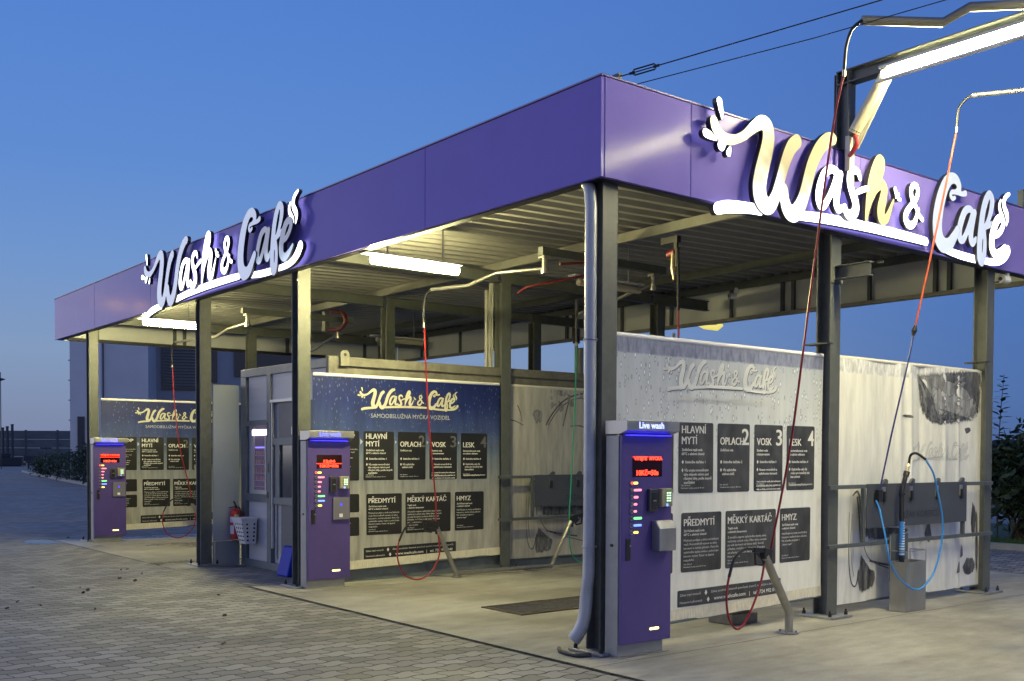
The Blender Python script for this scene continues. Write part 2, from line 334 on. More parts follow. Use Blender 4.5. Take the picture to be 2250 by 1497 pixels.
# pavers: interlocking wavy blocks
m, t, p = node_mat('interlocking_pavers'); g = geo(t)
s = t.nodes.new('ShaderNodeSeparateXYZ'); t.links.new(g, s.inputs[0]); X, Y = s.outputs[0], s.outputs[1]
PX, PY = .16, .21
wob = mth(t, 'MULTIPLY', noise(t, g, 1.3, 2), .05)
wave = mth(t, 'MULTIPLY', mth(t, 'SINE', mth(t, 'MULTIPLY', Y, 6.2832/PY)), .016)
v = mth(t, 'DIVIDE', mth(t, 'ADD', mth(t, 'ADD', X, wave), wob), PX)
row = mth(t, 'FLOOR', v); fv = mth(t, 'FRACT', v)
wx = mth(t, 'MULTIPLY', mth(t, 'SINE', mth(t, 'MULTIPLY', v, 6.2832)), .05)
u = mth(t, 'ADD', mth(t, 'ADD', mth(t, 'DIVIDE', Y, PY), mth(t, 'MULTIPLY', mth(t, 'MODULO', row, 2), .5)), wx)
fu = mth(t, 'FRACT', u); cu_ = mth(t, 'FLOOR', u)
ev = mth(t, 'MULTIPLY', mth(t, 'MINIMUM', fv, mth(t, 'SUBTRACT', 1, fv)), PX)
eu = mth(t, 'ADD', mth(t, 'MULTIPLY', mth(t, 'MINIMUM', fu, mth(t, 'SUBTRACT', 1, fu)), PY), .005)
ed = mth(t, 'MINIMUM', ev, eu)
gr = t.nodes.new('ShaderNodeMapRange'); gr.inputs['From Min'].default_value = .0045; gr.inputs['From Max'].default_value = .014; gr.interpolation_type = 'SMOOTHSTEP'
t.links.new(ed, gr.inputs[0])
wn = t.nodes.new('ShaderNodeTexWhiteNoise'); wn.noise_dimensions = '2D'
cb = t.nodes.new('ShaderNodeCombineXYZ'); t.links.new(row, cb.inputs[0]); t.links.new(cu_, cb.inputs[1]); t.links.new(cb.outputs[0], wn.inputs['Vector'])
base = mixc(t, wn.outputs['Value'], (.155, .150, .142), (.29, .28, .262))
big = ramp(t, [(.32, .72), (.68, 1.12)], noise(t, g, .55, 6))
base = mixc(t, 1., base, big.outputs[0], 'MULTIPLY')
fine = ramp(t, [(.3, .82), (.7, 1.15)], noise(t, g, 90, 3))
base = mixc(t, 1., base, fine.outputs[0], 'MULTIPLY')
t.links.new(mixc(t, gr.outputs[0], (.020, .019, .017), base), p.inputs['Base Color'])
t.links.new(ramp(t, [(.35, .58), (.65, .88)], noise(t, g, 1.1)).outputs[0], p.inputs['Roughness'])
hgt = mth(t, 'ADD', mth(t, 'ADD', gr.outputs[0], mth(t, 'MULTIPLY', wn.outputs['Value'], .35)), mth(t, 'MULTIPLY', noise(t, g, 60, 3), .25))
bumpn(t, p, hgt, .8, .006)
PAVERS = m
MB().add([(-400, -300, 0), (300, -300, 0), (300, 500, 0), (-400, 500, 0)], [(0, 1, 2, 3)]).top('ground', PAVERS, None, None, kind='structure')
# concrete slabs
def concrete(name, wet):
    m, t, p = node_mat(name); g = geo(t)
    a = noise(t, g, .9, 7, .65, (1, .45, 1)); b = noise(t, g, 7, 6, .6, (1, .35, 1)); c = noise(t, g, 120, 2)
    base = ramp(t, [(.28, (.17, .16, .14)), (.5, (.30, .288, .26)), (.72, (.39, .375, .34))], a).outputs[0]
    base = mixc(t, 1., base, ramp(t, [(.3, .80), (.6, 1.05)], b).outputs[0], 'MULTIPLY')
    base = mixc(t, 1., base, ramp(t, [(.3, .88), (.7, 1.1)], c).outputs[0], 'MULTIPLY')
    damp = ramp(t, [(.50, 0), (.60, 1)], noise(t, g, .55, 5, .6, (1, .5, 1))).outputs[0]
    base = mixc(t, mth(t, 'MULTIPLY', damp, .75 if wet else .5), base, mixc(t, 1., base, (.62, .60, .55), 'MULTIPLY'))
    trk = noise(t, g, 2.2, 5, .7, (1.6, .12, 1)); base = mixc(t, ramp(t, [(.60, 0), (.70, .30)], trk).outputs[0], base, (.13, .125, .11))
    sp = t.nodes.new('ShaderNodeTexVoronoi'); sp.inputs['Scale'].default_value = 5; t.links.new(g, sp.inputs['Vector'])
    base = mixc(t, ramp(t, [(.035, .75), (.06, 0.)], sp.outputs['Distance']).outputs[0], base, (.06, .058, .05))
    t.links.new(base, p.inputs['Base Color'])
    lo, hi = (.20, .5) if wet else (.42, .8)
    t.links.new(mth(t, 'SUBTRACT', ramp(t, [(.4, hi), (.62, lo+.12)], noise(t, g, .8, 5)).outputs[0], mth(t, 'MULTIPLY', damp, .2 if wet else .16)), p.inputs['Roughness'])
    bumpn(t, p, mth(t, 'ADD', b, mth(t, 'MULTIPLY', c, .5)), .25, .004)
    return m
CONC = concrete('wash_floor_concrete', False); CONCW = concrete('wet_wash_floor_concrete', True)
def sheet(name, x0, x1, y0, y1, z, m, kind='structure'):
    return MB().add([(x0, y0, z), (x1, y0, z), (x1, y1, z), (x0, y1, z)], [(0, 1, 2, 3)]).top(name, m, None, None, kind=kind)
sheet('wash_bay_floor', -5.5, 16, -.30, 8.4, .006, CONC)
sheet('wash_bay_floor', -13.6, -7.78, -.30, 8.4, .006, CONCW)
JOINT = mat('joint_filler', (.02, .02, .02), .9)
sheet('floor_joint', -5.56, 16, -.318, -.296, .011, JOINT)
for xx in (.235, -4.70): sheet('floor_joint', xx-.004, xx+.004, -.29, 8.4, .011, JOINT)
sheet('floor_joint', -12.55, -12.541, -.29, 8.4, .011, JOINT)
sheet('floor_joint', 4.6, 4.61, -.29, 8.4, .011, JOINT)
# floor grate in the middle bay
th = thing('floor_grate', 'rusty steel drain grate flush in the concrete of the middle wash bay', 'grate', (-2.28, 2.2, .006))
mb = MB()
for a, b, c, d in ((-2.60, -1.96, .86, .90), (-2.60, -1.96, 3.5, 3.54), (-2.60, -2.565, .9, 3.5), (-1.995, -1.96, .9, 3.5)): mb.box(a, b, c, d, .007, .019)
mb.build('frame', mat('rusty_steel', (.09, .065, .045), .7, .3, .4, 12), th)
mb = MB(); mb.box(-2.565, -1.995, .9, 3.5, .0075, .009); mb.build('pit', HOLE, th)
mb = MB()
for i in range(86): mb.box(-2.56, -2.0, .915+i*.03, .923+i*.03, .0095, .0165)
mb.box(-2.43, -2.42, .9, 3.5, .0115, .0175); mb.box(-2.14, -2.13, .9, 3.5, .0115, .0175)
mb.build('grille', mat('grate_steel', (.13, .12, .10), .55, .4, .3, 20), th)

# ================================================================ CANOPY
XD = {'A': -.104, 'B': -5.118, 'C': -7.992, 'D': -12.929}
YR = (.122, 3.10, 6.08)
can = thing('wash_canopy', 'long flat purple fascia canopy on grey steel columns over the wash bays', 'canopy', (-7.2, 3.8, 0))
Lx, Ry, Hb, Ht = 14.57, 7.52, 3.644, 4.392
def zroof(y): return 3.975+.03*y
seams = [-.0, -2.35, -4.74, -7.1, -9.55, -12.2, -Lx]
for a, b in zip(seams, seams[1:]):
    mb = MB(); mb.box(b+.003, a-.003, 0., .035, Hb, Ht); mb.build('fascia_panel', PURPLE, can, bevel=.003)
for a, b in zip([0.037, 1.0, 3.4, 5.8], [1.0, 3.4, 5.8, Ry]):
    mb = MB(); mb.box(-.035, 0., a+.003, b-.003, Hb, Ht); mb.build('fascia_panel', PURPLE, can, bevel=.003)
PSHEET = mat('fascia_rear_sheet', (.60, .61, .62), .34, .2, .06, 3)
for a, b in zip([-.037, -2.4, -4.8, -7.2, -9.6, -12.0], [-2.4, -4.8, -7.2, -9.6, -12.0, -Lx+.037]):
    mb = MB(); mb.box(b+.003, a-.003, Ry-.035, Ry, Hb, Ht); mb.build('fascia_panel', PSHEET, can)
for a, b in zip([.037, 2.4, 4.8], [2.4, 4.8, Ry-.037]):
    mb = MB(); mb.box(-Lx, -Lx+.035, a+.003, b-.003, Hb, Ht); mb.build('fascia_panel', PSHEET, can)
# purple skin outside of the rear/left panels is never seen; coping and bottom returns
mb = MB()
for a in ((-Lx-.01, .01, -.01, .06), (-Lx-.01, .01, Ry-.06, Ry+.01)): mb.box(a[0], a[1], a[2], a[3], Ht+.002, Ht+.014)
mb.box(-Lx-.01, -Lx+.06, .062, Ry-.062, Ht+.002, Ht+.014); mb.box(-.06, .01, .062, Ry-.062, Ht+.002, Ht+.014)
mb.build('coping', mat('coping_sheet', (.07, .05, .2), .4, .2), can)
mb = MB()
mb.box(-Lx+.037, -.037, .037, .125, Hb-.004, Hb+.002); mb.box(-.125, -.037, .127, Ry-.202, Hb-.004, Hb+.002)
mb.box(-Lx+.037, -Lx+.07, .202, Ry-.202, Hb, Hb+.06); 
mb.build('bottom_return', mat('dark_return_sheet', (.018, .017, .022), .5, 0, .1, 6), can)
mb = MB(); mb.box(-Lx+.072, -.205, Ry-.11, Ry-.04, Hb-.005, Hb+.05); mb.build('bottom_rail', mat('rail_galv', (.24, .23, .21), .5, .3, .25, 6), can)
# studs behind the fascia sheets
for i in range(1, 7):
    for dx in (-.19, .0):
        mb = MB(); x = -2.4*i+1.1+dx; mb.box(x-.025, x+.025, Ry-.085, Ry-.037, Hb+.052, Ht-.05); mb.build('fascia_stud', DKGREY, can)
    mb = MB(); x = -2.4*i+2.35; mb.box(x-.02, x+.02, Ry-.085, Ry-.037, Hb+.052, Ht-.05); mb.build('fascia_stud', DKGREY, can)
for y in (.75, 2.25, 2.45, 4.7, 4.9, 6.6):
    mb = MB(); mb.box(-Lx+.037, -Lx+.08, y-.03, y+.03, Hb+.062, Ht-.05); mb.build('fascia_stud', DKGREY, can)
# roof deck, ribs along y, falling to the front
prof = []; x = -.06; pit = .25
while x > -Lx+.1:
    prof += [(x, 0), (x-.07, 0), (x-.09, .085), (x-.23, .085)]; x -= pit
prof.append((x, 0)); prof = [q for q in prof if q[0] > -Lx+.06]
mb = MB(); ny = 6; ys = [.04+(Ry-.09)*i/ny for i in range(ny+1)]
vs = [(px_, y, zroof(y)+.045+h-.042*0) for px_, h in prof for y in ys]; k = ny+1
mb.add(vs, [(i*k+j, (i+1)*k+j, (i+1)*k+j+1, i*k+j+1) for i in range(len(prof)-1) for j in range(ny)])
mb.build('roof_deck', mat('trapezoid_roof_sheet', (.31, .305, .28), .42, .25, .07, 2.5), can)
mb = MB(); mb.add([(-Lx+.05, .04, 4.30), (-.05, .04, 4.30), (-.05, Ry-.05, 4.36), (-Lx+.05, Ry-.05, 4.36)], [(0, 1, 2, 3)]); mb.build('roof_membrane', DKGREY, can)
# purlins along x
for y, m_ in ((.24, STEEL), (3.10, BEAMW), (6.02, STEEL), (7.33, STEEL), (1.6, STEEL), (4.6, STEEL)):
    mb = MB(); z = zroof(y)+.04
    hgt_ = .105 if y in (3.10, .24, 6.02) else .0
    if not hgt_: continue
    mb.box(-Lx+.09, -.07, y, y+.004, z-hgt_, z); mb.box(-Lx+.09, -.07, y+.004, y+.05, z-hgt_, z-hgt_+.004); mb.box(-Lx+.09, -.07, y+.004, y+.05, z-.004, z)
    mb.build('purlin', m_, can)
mb = MB()
y = 7.33; z = zroof(y)+.03; mb.box(-Lx+.09, -.07, y, y+.05, z-.11, z); mb.build('purlin', STEEL, can)
# girders on the dividers (I section along y)
for kx, xr in XD.items():
    mb = MB(); y0, y1 = .30, Ry-.22
    xc = xr-.08
    for yy0, yy1 in ((y0, 3.09), (3.16, 6.01), (6.08, y1)):
        zt = 3.98; mb.box(xc-.045, xc+.045, yy0, yy1, zt-.15, zt-.14); mb.box(xc-.045, xc+.045, yy0, yy1, zt-.008, zt); mb.box(xc-.004, xc+.004, yy0, yy1, zt-.14, zt-.008)
    mb.build('girder', STEEL, can)
# columns
def column(xr, y0, ztop):
    mb = MB(); mb.box(xr-.013, xr, y0, y0+.16, .03, ztop); mb.box(xr-.16, xr-.147, y0, y0+.16, .03, ztop); mb.box(xr-.147, xr-.013, y0+.076, y0+.084, .03, ztop)
    c = mb.build('column', STEEL, can, bevel=.002)
    mb = MB(); xc = xr-.08; yc = y0+.08; mb.box(xc-.19, xc+.19, yc-.17, yc+.17, .011, .03); mb.build('base_plate', GALV, c, bevel=.002)
    mb = MB()
    for sx in (-1, 1):
        for sy in (-1, 1):
            mb.cyl((xc+sx*.145, yc+sy*.13, .03), (xc+sx*.145, yc+sy*.13, .062), .017, 6); mb.cyl((xc+sx*.145, yc+sy*.13, .062), (xc+sx*.145, yc+sy*.13, .085), .009, 8)
    mb.build('anchor_bolts', BLACK, c)
for kx, xr in XD.items():
    for y0 in YR: column(xr, y0, 3.83 if y0 > .2 else 3.90)
# small cleats on columns A for the banner bars, stub beam for a bracket
for ya in (2.97, 5.96):
    mb = MB(); mb.box(-.30, -.05, ya, ya+.1, 2.60, 2.615); mb.build('cleat', BLACK, can)
mb = MB()
mb.box(-.10, .27, 3.13, 3.21, 3.215, 3.225); mb.box(-.10, .27, 3.13, 3.21, 3.335, 3.345); mb.box(-.10, .27, 3.166, 3.174, 3.225, 3.335)
mb.build('bracket_stub', STEEL, can)
mb = MB(); mb.box(-.10, -.088, 3.08, 3.27, 3.19, 3.37); mb.build('gusset_plate', STEEL, can)
# conduits clipped to column B
mb = MB(); mb.cyl((-5.30, 3.05, 2.4), (-5.30, 3.05, 3.83), .022, 8); mb.cyl((-5.24, 3.04, 2.2), (-5.24, 3.04, 3.85), .011, 8); mb.box(-5.40, -5.35, 3.03, 3.06, 2.5, 3.75)
mb.build('conduit', BEAMW, can)
mb = MB(); mb.cyl((-6.94, 6.1, 2.4), (-6.94, 6.1, 4.1), .028, 10); mb.cyl((-6.86, 6.12, 2.4), (-6.86, 6.12, 3.3), .05, 10); mb.build('roof_drain_pipe', BEAMW, can)
mb = MB(); mb.cyl((-6.94, 6.1, 3.38), (-6.94, 6.1, 3.62), .06, 10); mb.build('pipe_coupling', BLACK, can)
# downpipe
dp_ = thing('downpipe', 'zinc rainwater downpipe at the near front corner with a dented kicked out foot', 'downpipe', (-.17, .065, .011))
mb = MB(); mb.tube(smooth_path([(-.42, .16, 3.72), (-.30, .11, 3.69), (-.205, .075, 3.60), (-.17, .062, 3.45)], 5)+[Vector((-.17, .062, 3.0)), Vector((-.17, .062, 2.0)), Vector((-.17, .062, 1.0)), Vector((-.172, .060, .62)), Vector((-.19, .05, .45))], .047, 16); mb.build('pipe', ZINC, dp_, smooth=True)
mb = MB(); mb.tube(smooth_path([(-.184, .052, .50), (-.192, .047, .36), (-.205, .035, .25), (-.235, .01, .16), (-.262, -.01, .115)], 4), [.05]*9+[.053]*4+[.056]*4, 16); mb.build('shoe', ZINC, dp_, smooth=True)
for z in (2.44, .84):
    mb = MB(); mb.tube([(-.17+.052*math.cos(a), .062+.052*math.sin(a), z) for a in np.linspace(0, 6.2832, 19)], .006, 6); mb.box(-.19, -.15, .11, .125, z-.01, z+.01); mb.build('pipe_clamp', ZINC, dp_)
mb = MB(); mb.tube(smooth_path([(-.42, -.02, .02), (-.30, -.10, .025), (-.12, -.10, .02), (-.08, .0, .02)], 5), .018, 8)
mb.top('rubber_strip', RUBBER, 'short black rubber strip lying under the downpipe foot at the near corner', 'strip')

# ================================================================ ILLUMINATED SIGNS
def mat_letter(name, axis_lo, axis_hi, cream=(.62, .58, .42), e=(.85, .90, 1.0), s=1.6):
    """acrylic letter whose LEDs only work in its lower part"""
    m, t, p = node_mat(name); g = geo(t); sp = t.nodes.new('ShaderNodeSeparateXYZ'); t.links.new(g, sp.inputs[0])
    r = t.nodes.new('ShaderNodeMapRange'); r.inputs['From Min'].default_value = axis_hi; r.inputs['From Max'].default_value = axis_lo; r.interpolation_type = 'SMOOTHSTEP'
    z = mth(t, 'ADD', sp.outputs[2], mth(t, 'MULTIPLY', mth(t, 'SUBTRACT', noise(t, g, 3.0, 2), .5), .7)); t.links.new(z, r.inputs[0])
    p.inputs['Base Color'].default_value = (*cream, 1); p.inputs['Roughness'].default_value = .32
    p.inputs['Emission Color'].default_value = (*e, 1); t.links.new(mth(t, 'MULTIPLY', r.outputs[0], s), p.inputs['Emission Strength'])
    return m
WFADE = mat_letter('half_lit_acrylic', 3.70, 4.12, (.46, .42, .28), s=1.3)
CREAM = mat('unlit_cream_acrylic', (.58, .50, .27), .3, 0, .03, 5)
PALE = mat('faint_lit_acrylic', (.70, .74, .80), .3, emis=(.62, .78, 1.0), estr=.22)
FADE2 = mat_letter('patchy_lit_acrylic', 3.6, 3.95, (.50, .54, .60), (.62, .82, 1.0), .75)
def sign(label, face, x0, z0, sx, sz, mats, off):
    if face == 'x': f = lambda u, v, w: (w, x0+u*sx, z0+v*sz)
    else: f = lambda u, v, w: (x0+u*sx, -w, z0+v*sz)
    c = f(.5, 0, off)
    th = thing('illuminated_sign', label, 'sign', c, 'channel letter signs on the purple fascia')
    nm = dict(W='letter', a='letter', s='letter', h='letter', amp='ampersand', C='letter', aa='letter', f='letter', e='letter', steam='steam_curl', splash='splash', sw='swoosh', drop='drop')
    for i, (n, lp) in enumerate(LOOPS):
        dz = off+[0, .006, .012][i % 3]+(-.03 if n == 'sw' else 0)
        L0 = [[(x/1e4, y/1e4) for x, y in l] for l in lp]
        vs, fs = fill_mesh(L0)
        mb = MB(); mb.add([f(x, y, dz+.046) for x, y, _ in vs], fs)
        m_ = mats.get(n, LEDW)
        fc = mb.build(nm[n], m_, th)
        # dark return (side wall) + back, slightly larger
        mb = MB()
        for l in L0:
            P = [f(x, y, dz+.0) for x, y in l]; Q = [f(x, y, dz+.0475) for x, y in l]; k = len(l)
            mb.add(P+Q, [(a, (a+1) % k, k+(a+1) % k, k+a) for a in range(k)])
        mb.build('letter_return', SIDE, fc)
        # stand-off pins to the fascia
    for u, v in ((.13, .10), (.20, .05), (.33, .06), (.40, .06), (.47, .06), (.58, .04), (.70, .06), (.78, .07), (.86, .06), (.93, .06), (.04, .0), (.5, -.03), (.96, -.02)):
        mb = MB(); a = f(u, v, .002); b = f(u, v, off+.004); mb.bar(a, b, .02, .02, up=(0, 0, 1)); mb.build('standoff', SIDE, th)
    return th
sign('lit white script sign on the right purple fascia with yellow unlit h', 'x', 1.235, 3.575, 4.96, 4.85,
     dict(W=WFADE, h=CREAM, C=LEDS, aa=LEDS, f=LEDS, steam=LEDW), .055)
sign('lit white script sign on the long left purple fascia with grey unlit W and C', 'y', -9.42, 3.577, 4.81, 4.76,
     dict(W=PALE, C=PALE, f=PALE, aa=FADE2, e=FADE2), .055)
# ================================================================ BANNERS
def banner_mat(name, stops, drop=.5, dirt=.12, bandcol=None, dropscale=18, dropcol=(.80, .83, .88), rimcol=(.10, .11, .16)):
    m, t, p = node_mat(name); g = geo(t); sp = t.nodes.new('ShaderNodeSeparateXYZ'); t.links.new(g, sp.inputs[0])
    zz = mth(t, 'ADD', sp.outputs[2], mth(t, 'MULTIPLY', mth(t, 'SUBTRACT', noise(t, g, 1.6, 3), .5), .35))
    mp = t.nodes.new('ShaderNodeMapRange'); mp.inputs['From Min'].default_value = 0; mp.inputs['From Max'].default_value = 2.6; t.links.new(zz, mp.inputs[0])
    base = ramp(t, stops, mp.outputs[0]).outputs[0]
    # printed water drops
    mpp = t.nodes.new('ShaderNodeMapping'); mpp.inputs['Scale'].default_value = (1, 1.3, .60); t.links.new(g, mpp.inputs[0])
    vo = t.nodes.new('ShaderNodeTexVoronoi'); vo.inputs['Scale'].default_value = dropscale; vo.inputs['Randomness'].default_value = .85; t.links.new(mpp.outputs[0], vo.inputs['Vector'])
    dm = ramp(t, [(.10, 1), (.20, .35), (.27, 0)], vo.outputs['Distance']).outputs[0]
    rim = ramp(t, [(.20, 0), (.28, 1), (.36, 0)], vo.outputs['Distance']).outputs[0]
    wn = t.nodes.new('ShaderNodeSeparateColor'); t.links.new(vo.outputs['Color'], wn.inputs[0])
    pick = ramp(t, [(.12, 0), (.2, 1)], wn.outputs[0]).outputs[0]
    zone = ramp(t, [(.50, 0), (.72, 1)], mp.outputs[0]).outputs[0]
    k = mth(t, 'MULTIPLY', mth(t, 'MULTIPLY', pick, zone), drop)
    base = mixc(t, mth(t, 'MULTIPLY', k, dm), base, dropcol)
    base = mixc(t, mth(t, 'MULTIPLY', mth(t, 'MULTIPLY', k, rim), .8), base, rimcol)
    # grime streaks running down
    st = noise(t, g, 5, 6, .65, (1, 2.2, .35))
    base = mixc(t, 1., base, ramp(t, [(.35, 1-dirt*2), (.62, 1.04)], st).outputs[0], 'MULTIPLY')
    if bandcol:
        bz = t.nodes.new('ShaderNodeMapRange'); bz.inputs['From Min'].default_value = 2.375; bz.inputs['From Max'].default_value = 2.39; t.links.new(mth(t, 'ADD', sp.outputs[2], mth(t, 'MULTIPLY', noise(t, g, 16, 3, .6, (1, 1, .3)), .03)), bz.inputs[0])
        bn = ramp(t, [(.35, bandcol), (.65, tuple(c*1.9 for c in bandcol))], noise(t, g, 22, 4, .6, (1, 1, .35))).outputs[0]
        base = mixc(t, bz.outputs[0], base, bn)
    t.links.new(base, p.inputs['Base Color']); p.inputs['Roughness'].default_value = .48
    bumpn(t, p, noise(t, g, 9, 5, .6, (1, 1.6, .5)), .25, .01)
    return m
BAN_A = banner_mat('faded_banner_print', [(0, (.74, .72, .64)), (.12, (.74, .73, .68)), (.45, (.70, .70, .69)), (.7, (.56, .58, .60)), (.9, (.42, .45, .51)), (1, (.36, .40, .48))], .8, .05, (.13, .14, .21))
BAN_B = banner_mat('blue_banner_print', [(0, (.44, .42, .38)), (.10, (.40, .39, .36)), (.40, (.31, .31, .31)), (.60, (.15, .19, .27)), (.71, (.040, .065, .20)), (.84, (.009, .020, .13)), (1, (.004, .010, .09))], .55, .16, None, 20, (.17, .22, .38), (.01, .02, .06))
CLOTHW = banner_mat('white_banner_print', [(0, (.70, .69, .66)), (.3, (.69, .69, .68)), (.7, (.74, .73, .68)), (1, (.72, .71, .66))], 0, .08, (.42, .42, .42))
CLOTHG = banner_mat('grey_car_banner_print', [(0, (.38, .36, .33)), (.5, (.42, .41, .37)), (1, (.44, .43, .39))], 0, .14)
PANELK = mat('black_panel_print', (.010, .010, .011), .5)
PANELG = mat('faded_panel_print', (.045, .046, .050), .5, 0, .55, 5, stretch=(1, 1.4, .8))
def smudge(name, lo, hi, stretch=(1, 2.2, .6), scale=7, soft=.9):
    m, t, p = node_mat(name); g = geo(t); n1 = noise(t, g, scale, 7, .7, stretch); n2 = noise(t, g, scale*2.2, 5, .65, (1, 1.6, .5))
    t.links.new(ramp(t, [(.34, lo), (.52, tuple((a+b)/2.6 for a, b in zip(lo, hi))), (.68, hi)], n1).outputs[0], p.inputs['Base Color']); p.inputs['Roughness'].default_value = .5
    at = t.nodes.new('ShaderNodeAttribute'); at.attribute_name = 'edge'
    al = mth(t, 'ADD', mth(t, 'MULTIPLY', at.outputs['Fac'], 2.4), mth(t, 'MULTIPLY', mth(t, 'SUBTRACT', n2, .55), soft*2.6))
    r = t.nodes.new('ShaderNodeMapRange'); r.inputs['From Min'].default_value = .0; r.inputs['From Max'].default_value = .45; t.links.new(al, r.inputs[0]); t.links.new(r.outputs[0], p.inputs['Alpha'])
    return m
PHOTOK = smudge('faded_photo_print', (.012, .013, .018), (.24, .24, .25), soft=.6)
PHOTOG = smudge('grey_photo_print', (.13, .13, .135), (.55, .55, .55), soft=1.3)
PHOTOM = smudge('mid_photo_print', (.07, .072, .08), (.50, .50, .50), (1, 1.5, .7), 5, soft=.3)
PHOTOL = mat('light_photo_print', (.42, .41, .38), .5, 0, .2, 8)
EMB = mat('embossed_logo_print', (.60, .61, .61), .5, 0, .06, 10)
EMBS = mat('logo_shadow_print', (.09, .09, .10), .6)
CREAMP = mat('cream_logo_print', (.50, .49, .40), .5, 0, .08, 10)

def rrect(mb, x, y0, y1, z0, z1, r=.018, n=10):
    ys = sorted(set([y0+(y1-y0)*i/n for i in range(n+1)]+[y0+r*(1-math.cos(a)) for a in (.5, 1.0, 1.57)]+[y1-r*(1-math.cos(a)) for a in (.5, 1.0, 1.57)]))
    def ins(y):
        d = min(y-y0, y1-y)
        return 0 if d >= r else r-math.sqrt(max(0, r*r-(r-d)**2))
    zs = 5; vs = []
    for y in ys:
        i = ins(y); vs += [(x, y, z0+i+(z1-z0-2*i)*k/zs) for k in range(zs+1)]
    m = zs+1
    mb.add(vs, [(a*m+b, (a+1)*m+b, (a+1)*m+b+1, a*m+b+1) for a in range(len(ys)-1) for b in range(zs)])
def logo_on(mb, x, y0, z0, s, loops, dy=0, dz=0):
    for lp in loops:
        vs, fs = fill_mesh([[(a/1e4, b/1e4) for a, b in l] for l in lp])
        mb.add([(x, y0+a*s+dy, z0+b*s+dz) for a, b, _ in vs], fs)
P1 = [('HLAVNÍ\nMYTÍ', '1', ['Změkčená teplá voda', '60°C s aktivní chemií', '', '♦ Stiskněte tlačítko 1', '', '♦ Vůz umyjte rovnoměrnými', '   tahy odspodu nahoru pod', '   různými úhly, podle stupně', '   znečištění'], 'Tlak 100 barů\nNastavení trysky, pistole 30 cm'),
      ('OPLACH', '2', ['Změkčená voda', '', '', '♦ Stiskněte tlačítko 2', '', '♦ Vůz opláchněte', '   odshora dolů'], 'Tlak 100 barů\nVzdálenost trysky 40 cm'),
      ('VOSK', '3', ['Studená voda', 's konzervantem', '', '♦ Stiskněte tlačítko 3', '', '♦ Naneste rovnoměrně na', '   opláchnutou karoserii', '', 'Vosk chrání lak vozidla před nečistotami', 'a prodlužuje jeho lesk, nanášejte jej', 'vždy na čistý povrch karoserie vozidla'], 'Tlak 100 barů\nVzdálenost trysky 40 cm'),
      ('LESK', '4', ['Demineralizovaná voda', 'se sušicím efektem', '', '♦ Stiskněte tlačítko 4', '', '♦ Opláchněte celý vůz', '   vodou pro konečný lesk', '   bez utírání', '', 'Voda zbavená minerálů schne bez skvrn'], 'Tlak 100 barů\nVzdálenost trysky 40 cm')]
BODY = 'Předmytí použijte u silně znečištěných\nvozů. Rovnoměrně naneste na celou\nkaroserii a nechte působit. Poté vůz\nopláchněte teplou vodou a pokračujte\nhlavním mytím. Pozor na špatné\nrozpuštění'
P2 = [('PŘEDMYTÍ', 'Změkčená teplá voda\n60°C s aktivní chemií', BODY, .505), ('MĚKKÝ KARTÁČ', 'Teplá voda\ns aktivním šamponem', 'Z kartáče nejprve opláchněte zbytky písku,\nnečistoty z ploch vozu. Pěnu lehce naneste\npo celé karoserii od shora dolů. Kartáč\npřiložte, netlačte na lak vozu. Pracujte\nod střechy k prahům bez přerušení.\nPozor na pěnu', .70),
      ('HMYZ', 'Změkčená teplá voda\ns aktivní chemií', 'Nastříkejte na místa znečištěná\nhmyzem a nechte krátce působit.\nPak očistěte program 1\n„hlavní mytí“', .47)]
